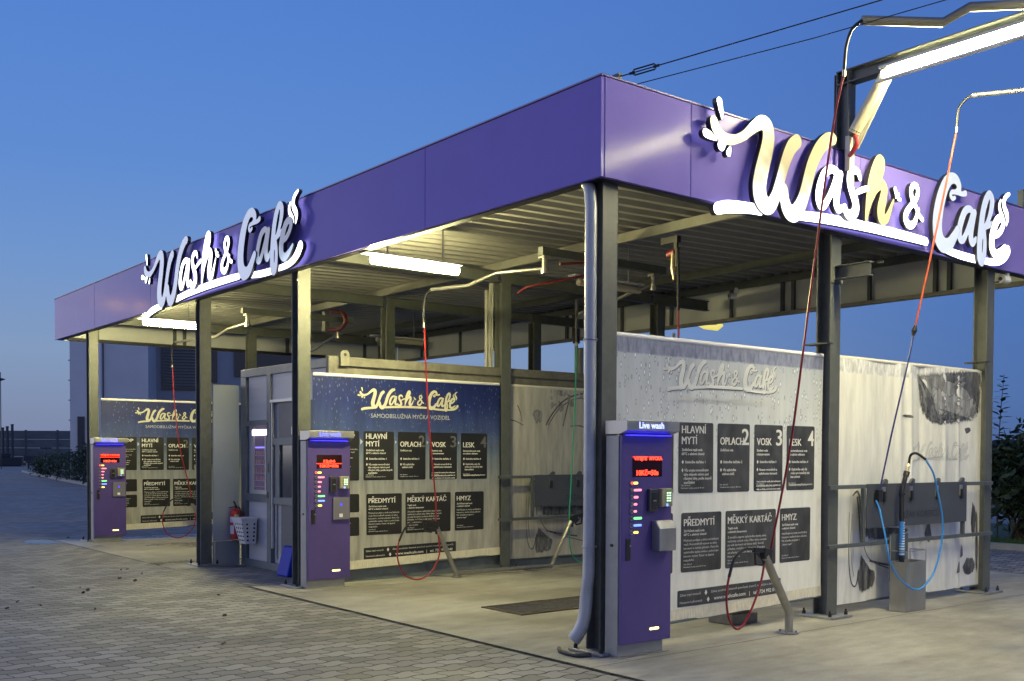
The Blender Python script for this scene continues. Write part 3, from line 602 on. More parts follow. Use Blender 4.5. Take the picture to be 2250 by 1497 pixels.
def instruction_banner(label, x, y0, y1, zb0, zb1, ztop, cloth, panel, faded, dy, seed, numcol, logodx, wav=.007):
    rnd = random.Random(seed); ph = rnd.random()*6
    def disp(X_, Y_, Z_):
        w = wav*(math.sin(Y_*3.1+ph)+.6*math.sin(Y_*7.7+ph*2+Z_*.6))*min(1, (ztop-Z_)*1.5+.15)
        return (X_+w, Y_, Z_)
    th = thing('instruction_banner', label, 'banner', (x, (y0+y1)/2, min(zb0, zb1)), 'washing instruction banners')
    zb = lambda y: zb0+(zb1-zb0)*(y-y0)/(y1-y0)
    def surf(u, v):
        y = y0+(y1-y0)*u; z = zb(y)+(ztop-.03-zb(y))*v
        e = (.005*math.sin(y*23+ph)+.003*math.sin(y*61))*max(0, 1-abs(v-.02)*50)
        return (x+e, y-.012*math.sin(v*3.1416)*(1 if u > .5 else -1)*abs(2*u-1)**6, z)
    mb = MB(); mb.grid(surf, 120, 46); mb.build('cloth', cloth, th, smooth=True, disp=disp)
    mb = MB(); mb.tube([(x-.012, y0+.01, ztop-.02), (x-.012, y1-.01, ztop-.02)], .021, 12); mb.build('top_hem', mat('white_hem_roll', (.68, .68, .70), .5), th, smooth=True)
    mb = MB(); mb.tube([(x-.01, y0+.0, zb0+.004), (x-.01, y1+.01, zb1+.004)], .013, 10); mb.build('bottom_bar', CGREY, th)
    # bright bottom hem
    mb = MB(); mb.grid(lambda u, v: (surf(u, v*.045)[0]+.004, surf(u, v*.045)[1], surf(u, v*.045)[2]), 120, 3); mb.build('bottom_hem', mat('hem_cloth', (.62, .58, .47), .6, 0, .18, 30, stretch=(1, 3, .4)), th, disp=disp)
    T = WHTXT
    # heading logo
    lx = logodx
    mb = MB()
    if faded:
        sh = MB(); logo_on(sh, x+.0045, lx, 2.094, 1.438, [l for n, l in LOOPS], .007, -.006); sh.build('logo_shadow', EMBS, th, disp=disp)
        logo_on(mb, x+.006, lx, 2.094, 1.438, [l for n, l in LOOPS]); lg = mb.build('logo', EMB, th, disp=disp)
    else:
        sh = MB(); logo_on(sh, x+.0045, lx, 2.094, 1.438, [OUT]); sh.build('logo_outline', PANELK, th, disp=disp)
        logo_on(mb, x+.007, lx, 2.094, 1.438, [l for n, l in LOOPS]); lg = mb.build('logo', CREAMP, th, disp=disp)
    mb = MB(); txt(mb, 'SAMOOBSLUŽNÁ MYČKA VOZIDEL', (x+.004, lx+.125, 1.995), .072, 1.18, bold=0)
    mb.build('subtitle', mat('faded_subtitle_print', (.52, .52, .50), .6) if faded else mat('subtitle_print', (.42, .44, .48), .6), th, disp=disp)
    def pan(ya, yb, za, zb_):
        mb = MB(); rrect(mb, x+.003, ya, yb, za, zb_); return mb.build('info_panel', panel, th, disp=disp)
    def inner(p, m_, n='lettering'): return lambda mb: mb.build(n, m_, p, disp=disp)
    XX = x+.0055
    # STOP column
    q = pan(.66+dy, 1.03+dy, 1.232, 1.828); mb = MB(); txt(mb, 'STOP', (XX, .70+dy, 1.74), .075, .27, bold=.002)
    for i, s_ in enumerate(['Vhoďte mince a stiskněte', 'zvolený program mytí', '', 'Vypněte motor vozu', 'a zavřete okna', '', 'Programy 1–4 lze', 'libovolně měnit', 'v průběhu mytí']):
        if s_: txt(mb, s_, (XX, .695+dy, 1.60-i*.034), .026, min(.31, .0135*len(s_)))
    mb.build('lettering', T, q, disp=disp)
    for za, zb_, ss in ((.85, 1.07, ['Mytí motoru', 'zakázáno']), (.565, .79, ['Vkládejte mince', '10, 20, 50 Kč', 'automat vrací', 'platba kartou', 'zbytek času'])):
        q = pan(.66+dy, 1.03+dy, za, zb_); mb = MB()
        for i, s_ in enumerate(ss): txt(mb, s_, (XX, .695+dy, zb_-.075-i*.03), .026, .0145*len(s_))
        mb.build('lettering', T, q, disp=disp)
    for (ya, yb), (ttl, num, body, foot) in zip(((1.09, 1.52), (1.575, 2.0), (2.06, 2.487), (2.55, 2.976)), P1):
        q = pan(ya+dy, yb+dy, 1.232, 1.828); mb = MB(); lines = ttl.split('\n')
        for i, s_ in enumerate(lines): txt(mb, s_, (XX, ya+.035+dy, 1.645+.092*(len(lines)-1-i)), .092, {'HLAVNÍ': .295, 'MYTÍ': .185, 'OPLACH': .31, 'VOSK': .215, 'LESK': .185}[s_], bold=.0, dbl=.004)
        sm = 0
        for i, s_ in enumerate(body):
            if s_:
                small = len(s_) > 33 or (ttl in ('VOSK', 'LESK') and i >= 8)
                lead = len(s_)-len(s_.lstrip())
                txt(mb, s_.strip(), (XX, ya+.035+dy+lead*.009, 1.588-i*.0345), .020 if small else .030, min(.36 if small else .345, .0132*len(s_.strip())), bold=.0006)
        for i, s_ in enumerate(foot.split('\n')): txt(mb, s_, (XX, ya+.03+dy, 1.292-i*.022), .017, .11 if i == 0 else .28)
        mb.build('lettering', T, q, disp=disp)
        mb = MB(); y1_ = yb-.05+dy
        if num == '1': mb.add([(XX-.0008, y1_, 1.645), (XX-.0008, y1_+.032, 1.645), (XX-.0008, y1_+.032, 1.792), (XX-.0008, y1_+.008, 1.792), (XX-.0008, y1_-.030, 1.765), (XX-.0008, y1_-.030, 1.742), (XX-.0008, y1_, 1.757)], [(0, 1, 2, 3, 6), (3, 4, 5, 6)])
        else: txt(mb, num, (XX-.0008, yb-(.068 if num == '1' else .103)+dy, 1.645), .205, .052 if num == '1' else .088, bold=.001, dbl=.007); mb.build('number', numcol, q, disp=disp)
    for (ya, yb), (ttl, sub, body, wd_) in zip(((1.13, 1.635), (1.69, 2.39), (2.455, 2.925)), P2):
        q = pan(ya+dy, yb+dy, .565, 1.067); mb = MB(); txt(mb, ttl, (XX, ya+.03+dy, .955), .085, {'PŘEDMYTÍ': .38, 'MĚKKÝ KARTÁČ': .60, 'HMYZ': .225}[ttl], bold=.0, dbl=.0038)
        for i, s_ in enumerate(sub.split('\n')): txt(mb, s_, (XX, ya+.03+dy, .905-i*.032), .027, .0132*len(s_), bold=.0005)
        for i, s_ in enumerate(body.split('\n')): txt(mb, s_, (XX, ya+.03+dy, .825-i*.0335), .026, min(wd_-.07, (.0125)*len(s_)))
        txt(mb, 'Tlak 100 barů', (XX, ya+.03+dy, .625), .018, .10); txt(mb, 'Nastavení trysky, pistole 30 cm', (XX, ya+.03+dy, .603), .017, .27)
        mb.build('lettering', T, q, disp=disp)
    mb = MB(); rrect(mb, x+.003, 1.093+dy, 2.475+dy, .285, .425, .01, 18)
    def tilt(X_, Y_, Z_):
        X_, Y_, Z_ = disp(X_, Y_, Z_); return (X_, Y_, Z_-.012+.012*(Y_-1.1))
    q = mb.build('footer_panel', panel, th, disp=tilt); mb = MB()
    txt(mb, 'Zákaz mytí motorů', (XX, 1.12+dy, .375), .028, .25); txt(mb, 'Nastavení pěnových', (XX, 1.12+dy, .312), .028, .27)
    txt(mb, '♦', (XX, 1.42+dy, .37), .045); txt(mb, '♦', (XX, 1.45+dy, .308), .045)
    txt(mb, 'Zákaz používání vlastních pomůcek (hadrů, houbiček a šamponů)', (XX, 1.50+dy, .378), .027, .93)
    txt(mb, 'www.washcafe.com   |   tel. 724 992 040', (XX, 1.54+dy, .312), .046, .88, bold=.0008)
    mb.build('lettering', T, q, disp=tilt)
    if not faded:
        mb = MB()
        for ya, s_ in ((1.045, .028), (1.537, .016), (2.02, .016), (2.507, .016)):
            mb.add([(x+.004, ya+dy, 1.70-s_*1.3), (x+.004, ya+dy+s_*1.2, 1.70), (x+.004, ya+dy, 1.70+s_*1.3)], [(0, 1, 2)])
        mb.build('arrow', mat('arrow_print', (.50, .52, .55), .6), th, disp=disp)
    return th
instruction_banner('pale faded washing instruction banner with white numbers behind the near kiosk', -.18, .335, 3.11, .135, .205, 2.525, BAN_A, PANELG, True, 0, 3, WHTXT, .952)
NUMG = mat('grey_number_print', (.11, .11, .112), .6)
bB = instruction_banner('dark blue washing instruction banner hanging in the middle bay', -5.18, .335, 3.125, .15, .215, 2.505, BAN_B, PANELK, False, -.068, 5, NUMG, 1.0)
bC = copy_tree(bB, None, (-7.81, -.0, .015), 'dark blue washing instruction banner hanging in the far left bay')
# wider blank / car photo banners
def car_banner(name, label, x, y0, y1, z0a, z0b, ztop, cloth, seed, creases=()):
    rnd = random.Random(seed); ph = rnd.random()*6
    def disp(X_, Y_, Z_):
        w = .006*(math.sin(Y_*3.3+ph)+.5*math.sin(Y_*8.1+ph))
        for yc, a, wd_ in creases: w += a*math.exp(-((Y_-yc-.03*(2.4-Z_))/wd_)**2)
        return (X_+w, Y_, Z_)
    th = thing(name, label, 'banner', (x, (y0+y1)/2, min(z0a, z0b)))
    zb = lambda y: z0a+(z0b-z0a)*(y-y0)/(y1-y0)
    mb = MB(); mb.grid(lambda u, v: (x, y0+(y1-y0)*u, zb(y0+(y1-y0)*u)+(ztop-.02-zb(y0+(y1-y0)*u))*v), 130, 30); mb.build('cloth', cloth, th, smooth=True, disp=disp)
    mb = MB(); mb.tube([(x-.012, y0+.01, ztop-.02), (x-.012, y1-.01, ztop-.02)], .02, 12); mb.build('top_hem', mat('cream_hem_roll', (.66, .64, .56), .5), th, smooth=True)
    mb = MB(); mb.tube([(x-.01, y0, z0a), (x-.01, y1, z0b)], .013, 10); mb.build('bottom_bar', CGREY, th)
    return th, disp
def blob(mb, x, pts, k=5):
    """gridded fill of a closed outline: fan of rings towards the centroid"""
    P = smooth_path([(0, a, b) for a, b in pts+[pts[0]]], k)[:-1]; c = sum(P, Vector())/len(P); rings = 5; n = len(P)
    vs = [(x, c.y+(p.y-c.y)*(r+1)/rings, c.z+(p.z-c.z)*(r+1)/rings) for r in range(rings) for p in P]+[(x, c.y, c.z)]
    fs = [(r*n+i, r*n+(i+1) % n, (r+1)*n+(i+1) % n, (r+1)*n+i) for r in range(rings-1) for i in range(n)]+[(rings*n, i, (i+1) % n) for i in range(n)]
    while len(mb.a) < len(mb.v): mb.a.append(1.)
    mb.add(vs, fs); mb.a += [1-(r+1)/rings for r in range(rings) for p in P]+[1.]
def stroke(mb, x, pts, w):
    P = smooth_path([(0, a, b) for a, b in pts], 6); W = w if isinstance(w, (list, tuple)) else [w, w]
    vs = []
    for i, p in enumerate(P):
        d = (P[min(i+1, len(P)-1)]-P[max(i-1, 0)]).normalized(); n = Vector((0, -d.z, d.y)); t_ = i/(len(P)-1); ww = W[0]*(1-t_)+W[-1]*t_
        vs += [(x, p.y+n.y*ww/2, p.z+n.z*ww/2), (x, p.y-n.y*ww/2, p.z-n.z*ww/2)]
    while len(mb.a) < len(mb.v): mb.a.append(1.)
    mb.add(vs, [(2*i, 2*i+1, 2*i+3, 2*i+2) for i in range(len(P)-1)]); mb.a += [.45]*len(vs)
thA, dA = car_banner('car_banner', 'washed out white car photo banner behind the outer brush rack', -.18, 3.35, 6.13, .10, .09, 2.53, CLOTHW, 9,
                     ((4.42, .022, .05), (4.62, .03, .045), (4.85, -.02, .05), (5.3, .012, .04), (5.6, .014, .03)))
x = -.176
mb = MB(); blob(mb, x, [(4.74, 2.42), (5.1, 2.46), (5.6, 2.48), (6.08, 2.50), (6.12, 2.30), (6.10, 2.05), (5.9, 1.95), (5.6, 1.935), (5.25, 1.89), (5.0, 1.93), (4.86, 2.05), (4.82, 2.22), (4.76, 2.34)], 4)
mb.build('window_print', PHOTOM, thA, disp=dA)
mb = MB(); blob(mb, x+.001, [(5.2, 2.47), (5.7, 2.50), (6.10, 2.51), (6.12, 2.2), (6.08, 2.0), (6.0, 2.2), (5.8, 2.28), (5.5, 2.36), (5.3, 2.38)], 4); blob(mb, x+.0012, [(4.78, 2.40), (4.86, 2.38), (4.92, 2.15), (4.98, 2.0), (5.25, 1.93), (5.6, 1.96), (5.9, 1.97), (5.9, 1.94), (5.3, 1.885), (5.0, 1.92), (4.85, 2.05), (4.80, 2.25)], 4)
mb.build('window_frame_print', PHOTOK, thA, disp=dA)
mb = MB(); blob(mb, x+.002, [(4.95, 2.30), (5.15, 2.30), (5.4, 2.22), (5.55, 2.26), (5.75, 2.16), (5.98, 2.20), (6.03, 2.0), (5.7, 1.98), (5.3, 1.99), (5.08, 2.0), (5.0, 2.12)], 4)
mb.build('glass_reflection_print', PHOTOG, thA, disp=dA)
for ps_ in ([(4.45, 1.965), (4.52, 1.985), (4.62, 1.98), (4.72, 1.955), (4.6, 1.95)], [(5.75, 1.86), (5.85, 1.88), (5.9, 1.84), (5.8, 1.80)], [(5.95, 1.05), (6.02, 1.0), (6.04, .75), (5.98, .6), (5.93, .8)], [(5.75, .32), (5.85, .42), (6.0, .40), (6.05, .3), (5.95, .22), (5.8, .24)], [(5.62, .25), (5.66, .40), (5.70, .28)], [(5.70, .42), (5.73, .58), (5.77, .45)], [(4.95, .72), (5.02, .86), (5.10, .70), (5.03, .62)], [(6.03, .95), (6.08, .9), (6.1, .3), (6.05, .3)], [(3.78, .84), (4.2, .83), (4.6, .80), (4.55, .74), (4.1, .70), (3.82, .74)]):
    mb = MB(); blob(mb, x, ps_, 3); mb.build('stain_print', PHOTOK, thA, disp=dA)
def car_lower(th, dsp, x, dy, mk, ml):
    mb = MB()
    stroke(mb, x, [(3.60+dy, 1.16), (3.68+dy, 1.20), (3.73+dy, 1.12), (3.76+dy, .98)], [.012, .05])
    stroke(mb, x, [(3.55+dy, 1.0), (3.545+dy, .7), (3.56+dy, .45), (3.60+dy, .30), (3.66+dy, .26), (3.70+dy, .32), (3.72+dy, .42)], [.006, .022])
    stroke(mb, x, [(3.60+dy, .98), (3.58+dy, .72), (3.60+dy, .5), (3.64+dy, .36)], .007)
    stroke(mb, x, [(3.68+dy, 1.15), (3.72+dy, .95), (3.74+dy, .72)], [.03, .012])
    blob(mb, x, [(3.76+dy, .58), (3.82+dy, .52), (3.95+dy, .42), (4.04+dy, .38), (4.04+dy, .30), (4.0+dy, .22), (3.85+dy, .19), (3.72+dy, .20), (3.70+dy, .38)], 3)
    stroke(mb, x, [(3.79+dy, .72), (3.84+dy, .60), (3.95+dy, .50), (4.2+dy, .42), (4.6+dy, .33)], .012)
    stroke(mb, x, [(3.92+dy, .50), (4.15+dy, .455), (4.5+dy, .40)], .022)
    mb.build('wheel_print', mk, th, disp=dsp)
car_lower(thA, dA, x, 0, PHOTOK, PHOTOL)
sh = MB(); logo_on(sh, x-.0015, 4.70, 1.50, 1.16, [l for n, l in LOOPS], .006, -.005); sh.build('logo_shadow', PHOTOG, thA, disp=dA)
mb = MB(); logo_on(mb, x+.001, 4.70, 1.50, 1.16, [l for n, l in LOOPS]); mb.build('logo', mat('white_embossed_print', (.55, .55, .54), .5), thA, disp=dA)
thB, dB = car_banner('car_banner', 'grey car photo banner at the back of the middle bay', -5.18, 3.28, 6.05, .145, .12, 2.50, CLOTHG, 12)
x = -5.176; mb = MB()
stroke(mb, x, [(3.93, 1.96), (4.05, 2.12), (4.25, 2.30), (4.5, 2.40), (4.72, 2.42), (5.2, 2.38), (5.6, 2.2)], .022); stroke(mb, x, [(3.98, 1.96), (4.12, 2.14), (4.3, 2.27), (4.5, 2.345), (4.66, 2.34), (4.72, 2.22), (4.76, 2.05)], .014)
stroke(mb, x, [(4.25, 1.95), (4.30, 2.12), (4.35, 2.28)], .02); stroke(mb, x, [(4.38, 1.955), (4.55, 1.965), (4.70, 1.94), (4.9, 1.94)], [.008, .035])
stroke(mb, x, [(3.30, 2.02), (3.40, 2.0), (3.52, 1.95)], .015); stroke(mb, x, [(3.42, 2.22), (3.47, 2.12), (3.50, 2.0)], .014)
mb.build('car_outline_print', PHOTOK, thB, disp=dB)
mb = MB(); rnd = random.Random(4)
for i in range(34):
    cy_, cz_ = 4.0+rnd.random()*.75, 2.18+rnd.random()*.26
    if cz_ < 2.0+.5*(cy_-3.9): continue
    r_ = .02+rnd.random()*.035; blob(mb, x+.001*rnd.random(), [(cy_+r_*math.cos(a)*(.7+rnd.random()*.6), cz_+r_*math.sin(a)*(.7+rnd.random()*.6)) for a in np.linspace(0, 5.4, 6)], 2)
blob(mb, x, [(3.66, 2.12), (3.75, 2.2), (3.86, 2.12), (3.84, 2.0), (3.74, 1.98)], 3)
mb.build('foliage_print', PHOTOG, thB, disp=dB)
car_lower(thB, dB, x, .03, PHOTOK, PHOTOL)
mb = MB(); blob(mb, x, [(3.82, .84), (4.3, .83), (4.9, .83), (4.9, .72), (4.3, .70), (3.86, .72)], 3); mb.build('shadow_print', PHOTOK, thB, disp=dB)

# ================================================================ PAYMENT KIOSKS
def kiosk(label, dx, hood, rows, dim=1.0):
    X0 = dx
    th = thing('payment_kiosk', label, 'kiosk', (X0, .37, .011), 'wash control kiosks')
    mb = MB(); mb.box(X0-.052, X0+.085, .122, .622, .011, 1.70); mb.build('housing', KGREY, th, bevel=.004)
    mb = MB(); mb.box(X0-.09, X0+.12, .10, .66, .0075, .0115); mb.build('base_flange', STAIN, th)
    mb = MB(); mb.box(X0+.090, X0+.115, .128, .678, .105, 1.705); d = mb.build('door', PURPLED, th, bevel=.004)
    hd = MB(); hd.prism([(X0-.058, 1.708), (X0+.10, 1.708), (X0+.18, 1.738), (X0+.18, 1.815), (X0-.058, 1.815)], 'y', .118, .695); h = hd.build('hood', STAIN, th, bevel=.004)
    mb = MB(); txt(mb, 'Live wash', (X0+.1815, .245, 1.755), .070, .27, bold=.001, ext=.0008); mb.build('lettering', BLUETXT if hood else emis('deep_blue_led', (.10, .12, 1.0), 3.0), h)
    mb = MB(); mb.box(X0+.118, X0+.17, .16, .62, 1.698, 1.706); mb.build('led_strip', BLUELED, th)
    mb = MB(); mb.box(X0+.1152, X0+.1175, .24, .565, 1.385, 1.54); s = mb.build('display', mat('display_glass', (.02, .003, .003), .12), th)
    mb = MB()
    for (tx, z, w_, sz, c) in rows: txt(mb, tx, (X0+.1185, .402-w_/2, z), sz, w_, bold=.0022)
    mb.build('lettering', REDLED, s)
    zs = [1.338, 1.284, 1.230, 1.176, 1.122, 1.068, 1.014, .960]
    cols_ = [YELLED, PINKLED, PINKLED, PINKLED, PINKLED, GREENLED, BLULED2, YELLED]; wd_ = [.045, .085, .05, .038, .035, .09, .088, .052]
    for i, z in enumerate(zs):
        mb = MB(); mb.cyl((X0+.114, .228, z), (X0+.124, .228, z), .0165, 16); b = mb.build('button', STAIN, th, smooth=True)
        mb = MB(); mb.cyl((X0+.1235, .228, z), (X0+.1255, .228, z), .010, 12); mb.build('button_cap', REDLED if i == 0 else DKGREY, b)
        mb = MB(); rrect(mb, X0+.1165, .256 if i else .25, .256+wd_[i], z-.0095, z+.0085, .008, 4); mb.build('program_lamp', cols_[i], th)
    mb = MB(); mb.box(X0+.115, X0+.150, .400, .488, 1.115, 1.292); c = mb.build('coin_unit', mat('brushed_coin_plate', (.10, .10, .10), .35, .7), th, bevel=.008)
    mb = MB(); mb.box(X0+.150, X0+.153, .418, .470, 1.13, 1.262); mb.build('coin_face', BLACK, c); mb = MB(); mb.box(X0+.153, X0+.158, .430, .462, 1.195, 1.205); mb.build('coin_slot', STAIN, c)
    mb = MB(); mb.box(X0+.115, X0+.165, .518, .640, 1.150, 1.292); c = mb.build('card_reader', mat('reader_shell', (.30, .27, .16), .4), th, bevel=.008)
    mb = MB(); mb.box(X0+.165, X0+.1675, .56, .622, 1.185, 1.278); k = mb.build('reader_screen', mat('reader_screen_glass', (.01, .02, .01), .2, emis=(.25, .7, .2), estr=.25), c)
    mb = MB()
    for i in range(3):
        for j in range(4): mb.box(X0+.168, X0+.169, .568+i*.018, .578+i*.018, 1.192+j*.02, 1.204+j*.02)
    mb.build('keypad', emis('keypad_light', (.75, .9, .7), 1.6), k)
    mb = MB(); mb.cyl((X0+.166, .575, 1.165), (X0+.168, .575, 1.165), .012, 10); mb.build('contactless_light', BLULED2, c)
    if hood:
        mb = MB(); mb.prism([(X0+.115, .81), (X0+.205, .81), (X0+.205, .985), (X0+.165, 1.045), (X0+.115, 1.045)], 'y', .452, .642); mb.build('coin_return_hood', STAIN, th, bevel=.008)
    else:
        mb = MB(); mb.box(X0+.115, X0+.14, .440, .655, .79, 1.045); q = mb.build('change_tray_cover', mat('smoked_clear_plastic', (.16, .15, .19), .2, spec=.6), th, bevel=.006)
        mb = MB(); mb.cyl((X0+.1395, .545, .965), (X0+.142, .545, .965), .016, 12); mb.build('tray_light', BLUELED, q)
        mb = MB(); mb.box(X0+.1395, X0+.142, .52, .565, .82, .86); mb.build('tray_flap', WHITE, q)
    mb = MB(); mb.box(X0+.115, X0+.122, .172, .222, .748, .914); q = mb.build('door_lock', BLACK, th, bevel=.008)
    mb = MB(); mb.cyl((X0+.121, .212, .86), (X0+.128, .212, .86), .008, 10); mb.build('lock_barrel', STAIN, q)
    mb = MB(); rrect(mb, X0+.1165, .440, .545, .192, .212, .009, 5); mb.build('slot_lamp', emis('slot_lamp_glow', (1.0, .80, .25), 3.2), th)
    mb = MB(); mb.cyl((X0+.02, .110, .862), (X0+.02, .124, .862), .011, 8); mb.build('side_latch', BLACK, th)
    return th
kiosk('purple payment kiosk nearest the camera with a silver coin hood', 0., True, [('*VITEJTE* MYCKA', 1.515, .33, .034, 0), ('10Kč=50s', 1.398, .24, .052, 0)])
kiosk('purple payment kiosk beside the middle bay, red digits low in its display', -5.013, False, [('12:04', 1.452, .15, .04, 0), ('_____________', 1.442, .33, .02, 0), ('10Kč=50s', 1.398, .24, .046, 0)])
kiosk('purple payment kiosk at the far left column of the canopy', -12.825, False, [('VITEJTE V MYCCE', 1.505, .32, .034, 0), ('_____________', 1.482, .33, .02, 0), ('10Kč=50s', 1.398, .22, .040, 0)])
# ================================================================ TECHNICAL ROOM
tr = thing('technical_container', 'grey technical room container with a lit vending window between the two wash bays', 'container', (-6.57, 3.7, .0))
FY = .67
mb = MB(); mb.box(-7.88, -5.26, FY+.05, 6.9, .06, 2.66); mb.build('wall', LPANEL, tr)
mb = MB()
for z0, z1 in ((.0, .10), (2.60, 2.71)): mb.box(-7.90, -5.24, FY, FY+.049, z0+.002, z1)
mb.box(-7.90, -7.74, FY+.001, FY+.049, .10, 2.6); mb.box(-5.38, -5.24, FY+.001, FY+.049, .10, 2.6)
mb.box(-7.74, -7.075, FY+.002, FY+.049, 1.925, 2.005); mb.box(-7.74, -7.075, FY+.002, FY+.049, .90, 1.0)
mb.box(-7.075, -6.955, FY-.008, FY+.049, .10, 2.6); mb.box(-6.955, -5.38, FY+.002, FY+.049, 1.665, 1.76); mb.box(-6.955, -5.38, FY+.002, FY+.049, .885, .98)
mb.box(-6.84, -6.72, FY+.003, FY+.049, .98, 1.665)
mb.build('front_frame', CGREY, tr, bevel=.003)
mb = MB(); mb.box(-7.90, -7.85, FY+.052, 6.95, .0, 2.71); mb.box(-5.285, -5.235, FY+.052, 6.95, .0, .22); mb.build('side_frame', CGREY, tr)
mb = MB(); mb.box(-5.30, -5.225, .575, 6.95, 2.505, 2.715); mb.box(-5.222, -5.19, .84, 6.95, 2.60, 2.705)
mb.build('top_rail', mat('weathered_top_rail', (.135, .13, .11), .65, 0, .3, 8), tr, bevel=.006)
mb = MB(); mb.prism([(.705, 2.60), (.705, 2.745), (.72, 2.77), (.745, 2.785), (.785, 2.785), (.81, 2.77), (.825, 2.745), (.825, 2.60)], 'x', -5.19, -5.165); lug = mb.build('lifting_lug', mat('weathered_lug', (.16, .155, .13), .6, 0, .2, 12), tr)
mb = MB(); mb.cyl((-5.1655, .765, 2.735), (-5.163, .765, 2.735), .02, 14); mb.build('lug_hole', HOLE, lug)
for za, zb_ in ((.10, .90), (2.005, 2.6)):
    mb = MB(); mb.box(-7.70, -7.08, FY+.03, FY+.0495, za, zb_); mb.build('infill_panel', LPANEL, tr)
mb = MB(); mb.box(-6.95, -5.39, FY+.02, FY+.0495, 2.265, 2.598); mb.build('infill_panel', LPANEL, tr)
mb = MB(); mb.box(-6.955, -5.39, FY-.02, FY+.02, 2.225, 2.262); mb.box(-6.93, -6.905, FY-.01, FY+.02, .30, 2.22); mb.box(-6.80, -6.785, FY-.01, FY+.02, .16, .885); mb.build('sliding_rail', mat('aluminium_rail', (.42, .43, .45), .4, .5), tr)
mb = MB(); mb.box(-6.78, -5.42, FY+.02, FY+.0495, 1.76, 2.225); mb.build('door_panel', mat('door_panel_grey', (.085, .095, .105), .5, 0, .1, 5), tr)
mb = MB(); mb.box(-6.70, -5.42, FY+.02, FY+.0495, .12, .885); dr = mb.build('door', mat('door_panel_grey', (.085, .095, .105), .5, 0, .1, 5), tr)
mb = MB(); mb.box(-6.71, -5.42, FY+.028, FY+.0495, .99, 1.66); mb.build('door_glass', mat('dark_glass', (.035, .04, .045), .12), dr)
mb = MB(); mb.box(-6.40, -6.25, FY+.014, FY+.019, 1.80, 1.90); mb.build('notice', mat('white_notice', (.75, .75, .78), .5, emis=(.8, .85, 1), estr=.12), dr)
mb = MB(); mb.box(-7.06, -7.02, FY-.014, FY+.0, 1.87, 1.97); mb.box(-7.06, -7.02, FY-.014, FY+.0, .96, 1.04); mb.build('hinge', BLACK, dr)
# vending window
mb = MB(); mb.box(-7.60, -7.08, FY+.025, FY+.0495, 1.0, 1.92); w_ = mb.build('vending_window', mat('vending_glass', (.10, .09, .13), .15, emis=(.35, .20, .45), estr=.10), tr)
mb = MB(); mb.box(-7.56, -7.50, FY+.005, FY+.024, 1.02, 1.90); mb.box(-7.16, -7.12, FY+.005, FY+.024, 1.06, 1.82); mb.box(-7.56, -7.10, FY+.002, FY+.024, 1.005, 1.06); mb.build('window_frame', mat('aluminium_rail', (.42, .43, .45)), w_)
mb = MB(); mb.box(-7.54, -7.12, FY+.002, FY+.024, 1.80, 1.875); mb.build('window_lamp', emis('window_lamp_glow', (1.0, .82, 1.0), 4.5), w_)
mb = MB(); mb.box(-7.48, -7.19, FY+.018, FY+.0245, 1.625, 1.645); mb.build('blue_tube', emis('blue_window_glow', (.25, .22, 1.0), 1.3), w_)
mb = MB()
for z in (1.52, 1.40, 1.28, 1.18, 1.10): mb.box(-7.48, -7.19, FY+.018, FY+.0245, z, z+.012)
mb.build('shelf', mat('shelf_edge', (.30, .26, .30), .4), w_)
mb = MB()
for i, z in enumerate((1.535, 1.415, 1.295, 1.195)): 
    for j in range(4): mb.box(-7.46+j*.07, -7.41+j*.07, FY+.017, FY+.0242, z, z+.055)
mb.build('goods', mat('vending_goods', (.20, .12, .15), .5, 0, .6, 18, emis=(.4, .22, .35), estr=.08), w_)
mb = MB(); mb.box(-7.08, -7.0, FY-.015, FY-.009, 1.3, 1.42); mb.build('lock_plate', DKGREY, tr)
# puffy white leftover on top
# white side wall between column and container
th = thing('side_wall', 'smooth pale wall panel joining the third column and the technical room', 'wall', (-7.95, .48, .011))
mb = MB(); mb.box(-7.975, -7.945, .285, .665, .345, 2.50); mb.build('panel', mat('pale_smooth_panel', (.27, .30, .345), .30, 0, .05, 2), th, bevel=.004)
mb = MB(); mb.box(-7.985, -7.935, .285, .665, .011, .34); mb.build('plinth', mat('plinth_grey', (.20, .215, .24), .5), th, bevel=.004)
mb = MB(); mb.cyl((-7.93, .30, .012), (-7.93, .30, .34), .012, 8); mb.build('edge_strip', STAIN, th)
# long rear wall of the far bay (behind the container side) is the container side itself
# fire extinguisher
ex = thing('fire_extinguisher', 'red fire extinguisher hanging left of the technical room door', 'extinguisher', (-7.86, .60, .38))
mb = MB(); mb.tube(smooth_path([(-7.86, .575, .38), (-7.86, .575, .40), (-7.86, .575, .72), (-7.86, .575, .765), (-7.86, .575, .79)], 3), [.072]*1+[.078]*2+[.08]*4+[.08, .075, .06, .045, .03, .028], 20); mb.build('cylinder', REDP, ex, smooth=True)
mb = MB(); mb.cyl((-7.86, .575, .79), (-7.86, .575, .83), .02, 10); mb.bar((-7.86, .575, .83), (-7.80, .52, .89), .02, .012); mb.bar((-7.86, .575, .82), (-7.90, .49, .80), .018, .01); mb.build('valve', BLACK, ex)
mb = MB(); mb.tube(smooth_path([(-7.85, .60, .81), (-7.78, .60, .78), (-7.77, .585, .62), (-7.775, .575, .50)], 4), .012, 8); mb.build('discharge_hose', BLACK, ex)
mb = MB()
def arc(mb, cx, cy, r, a0, a1, z0, z1, n=8): mb.add([(cx+r*math.cos(a0+(a1-a0)*i/n), cy+r*math.sin(a0+(a1-a0)*i/n), z) for i in range(n+1) for z in (z0, z1)], [(2*i, 2*i+2, 2*i+3, 2*i+1) for i in range(n)])
arc(mb, -7.86, .575, .0815, -1.75, -.75, .44, .68); mb.build('label', mat('paper_label', (.62, .58, .60), .5), ex)
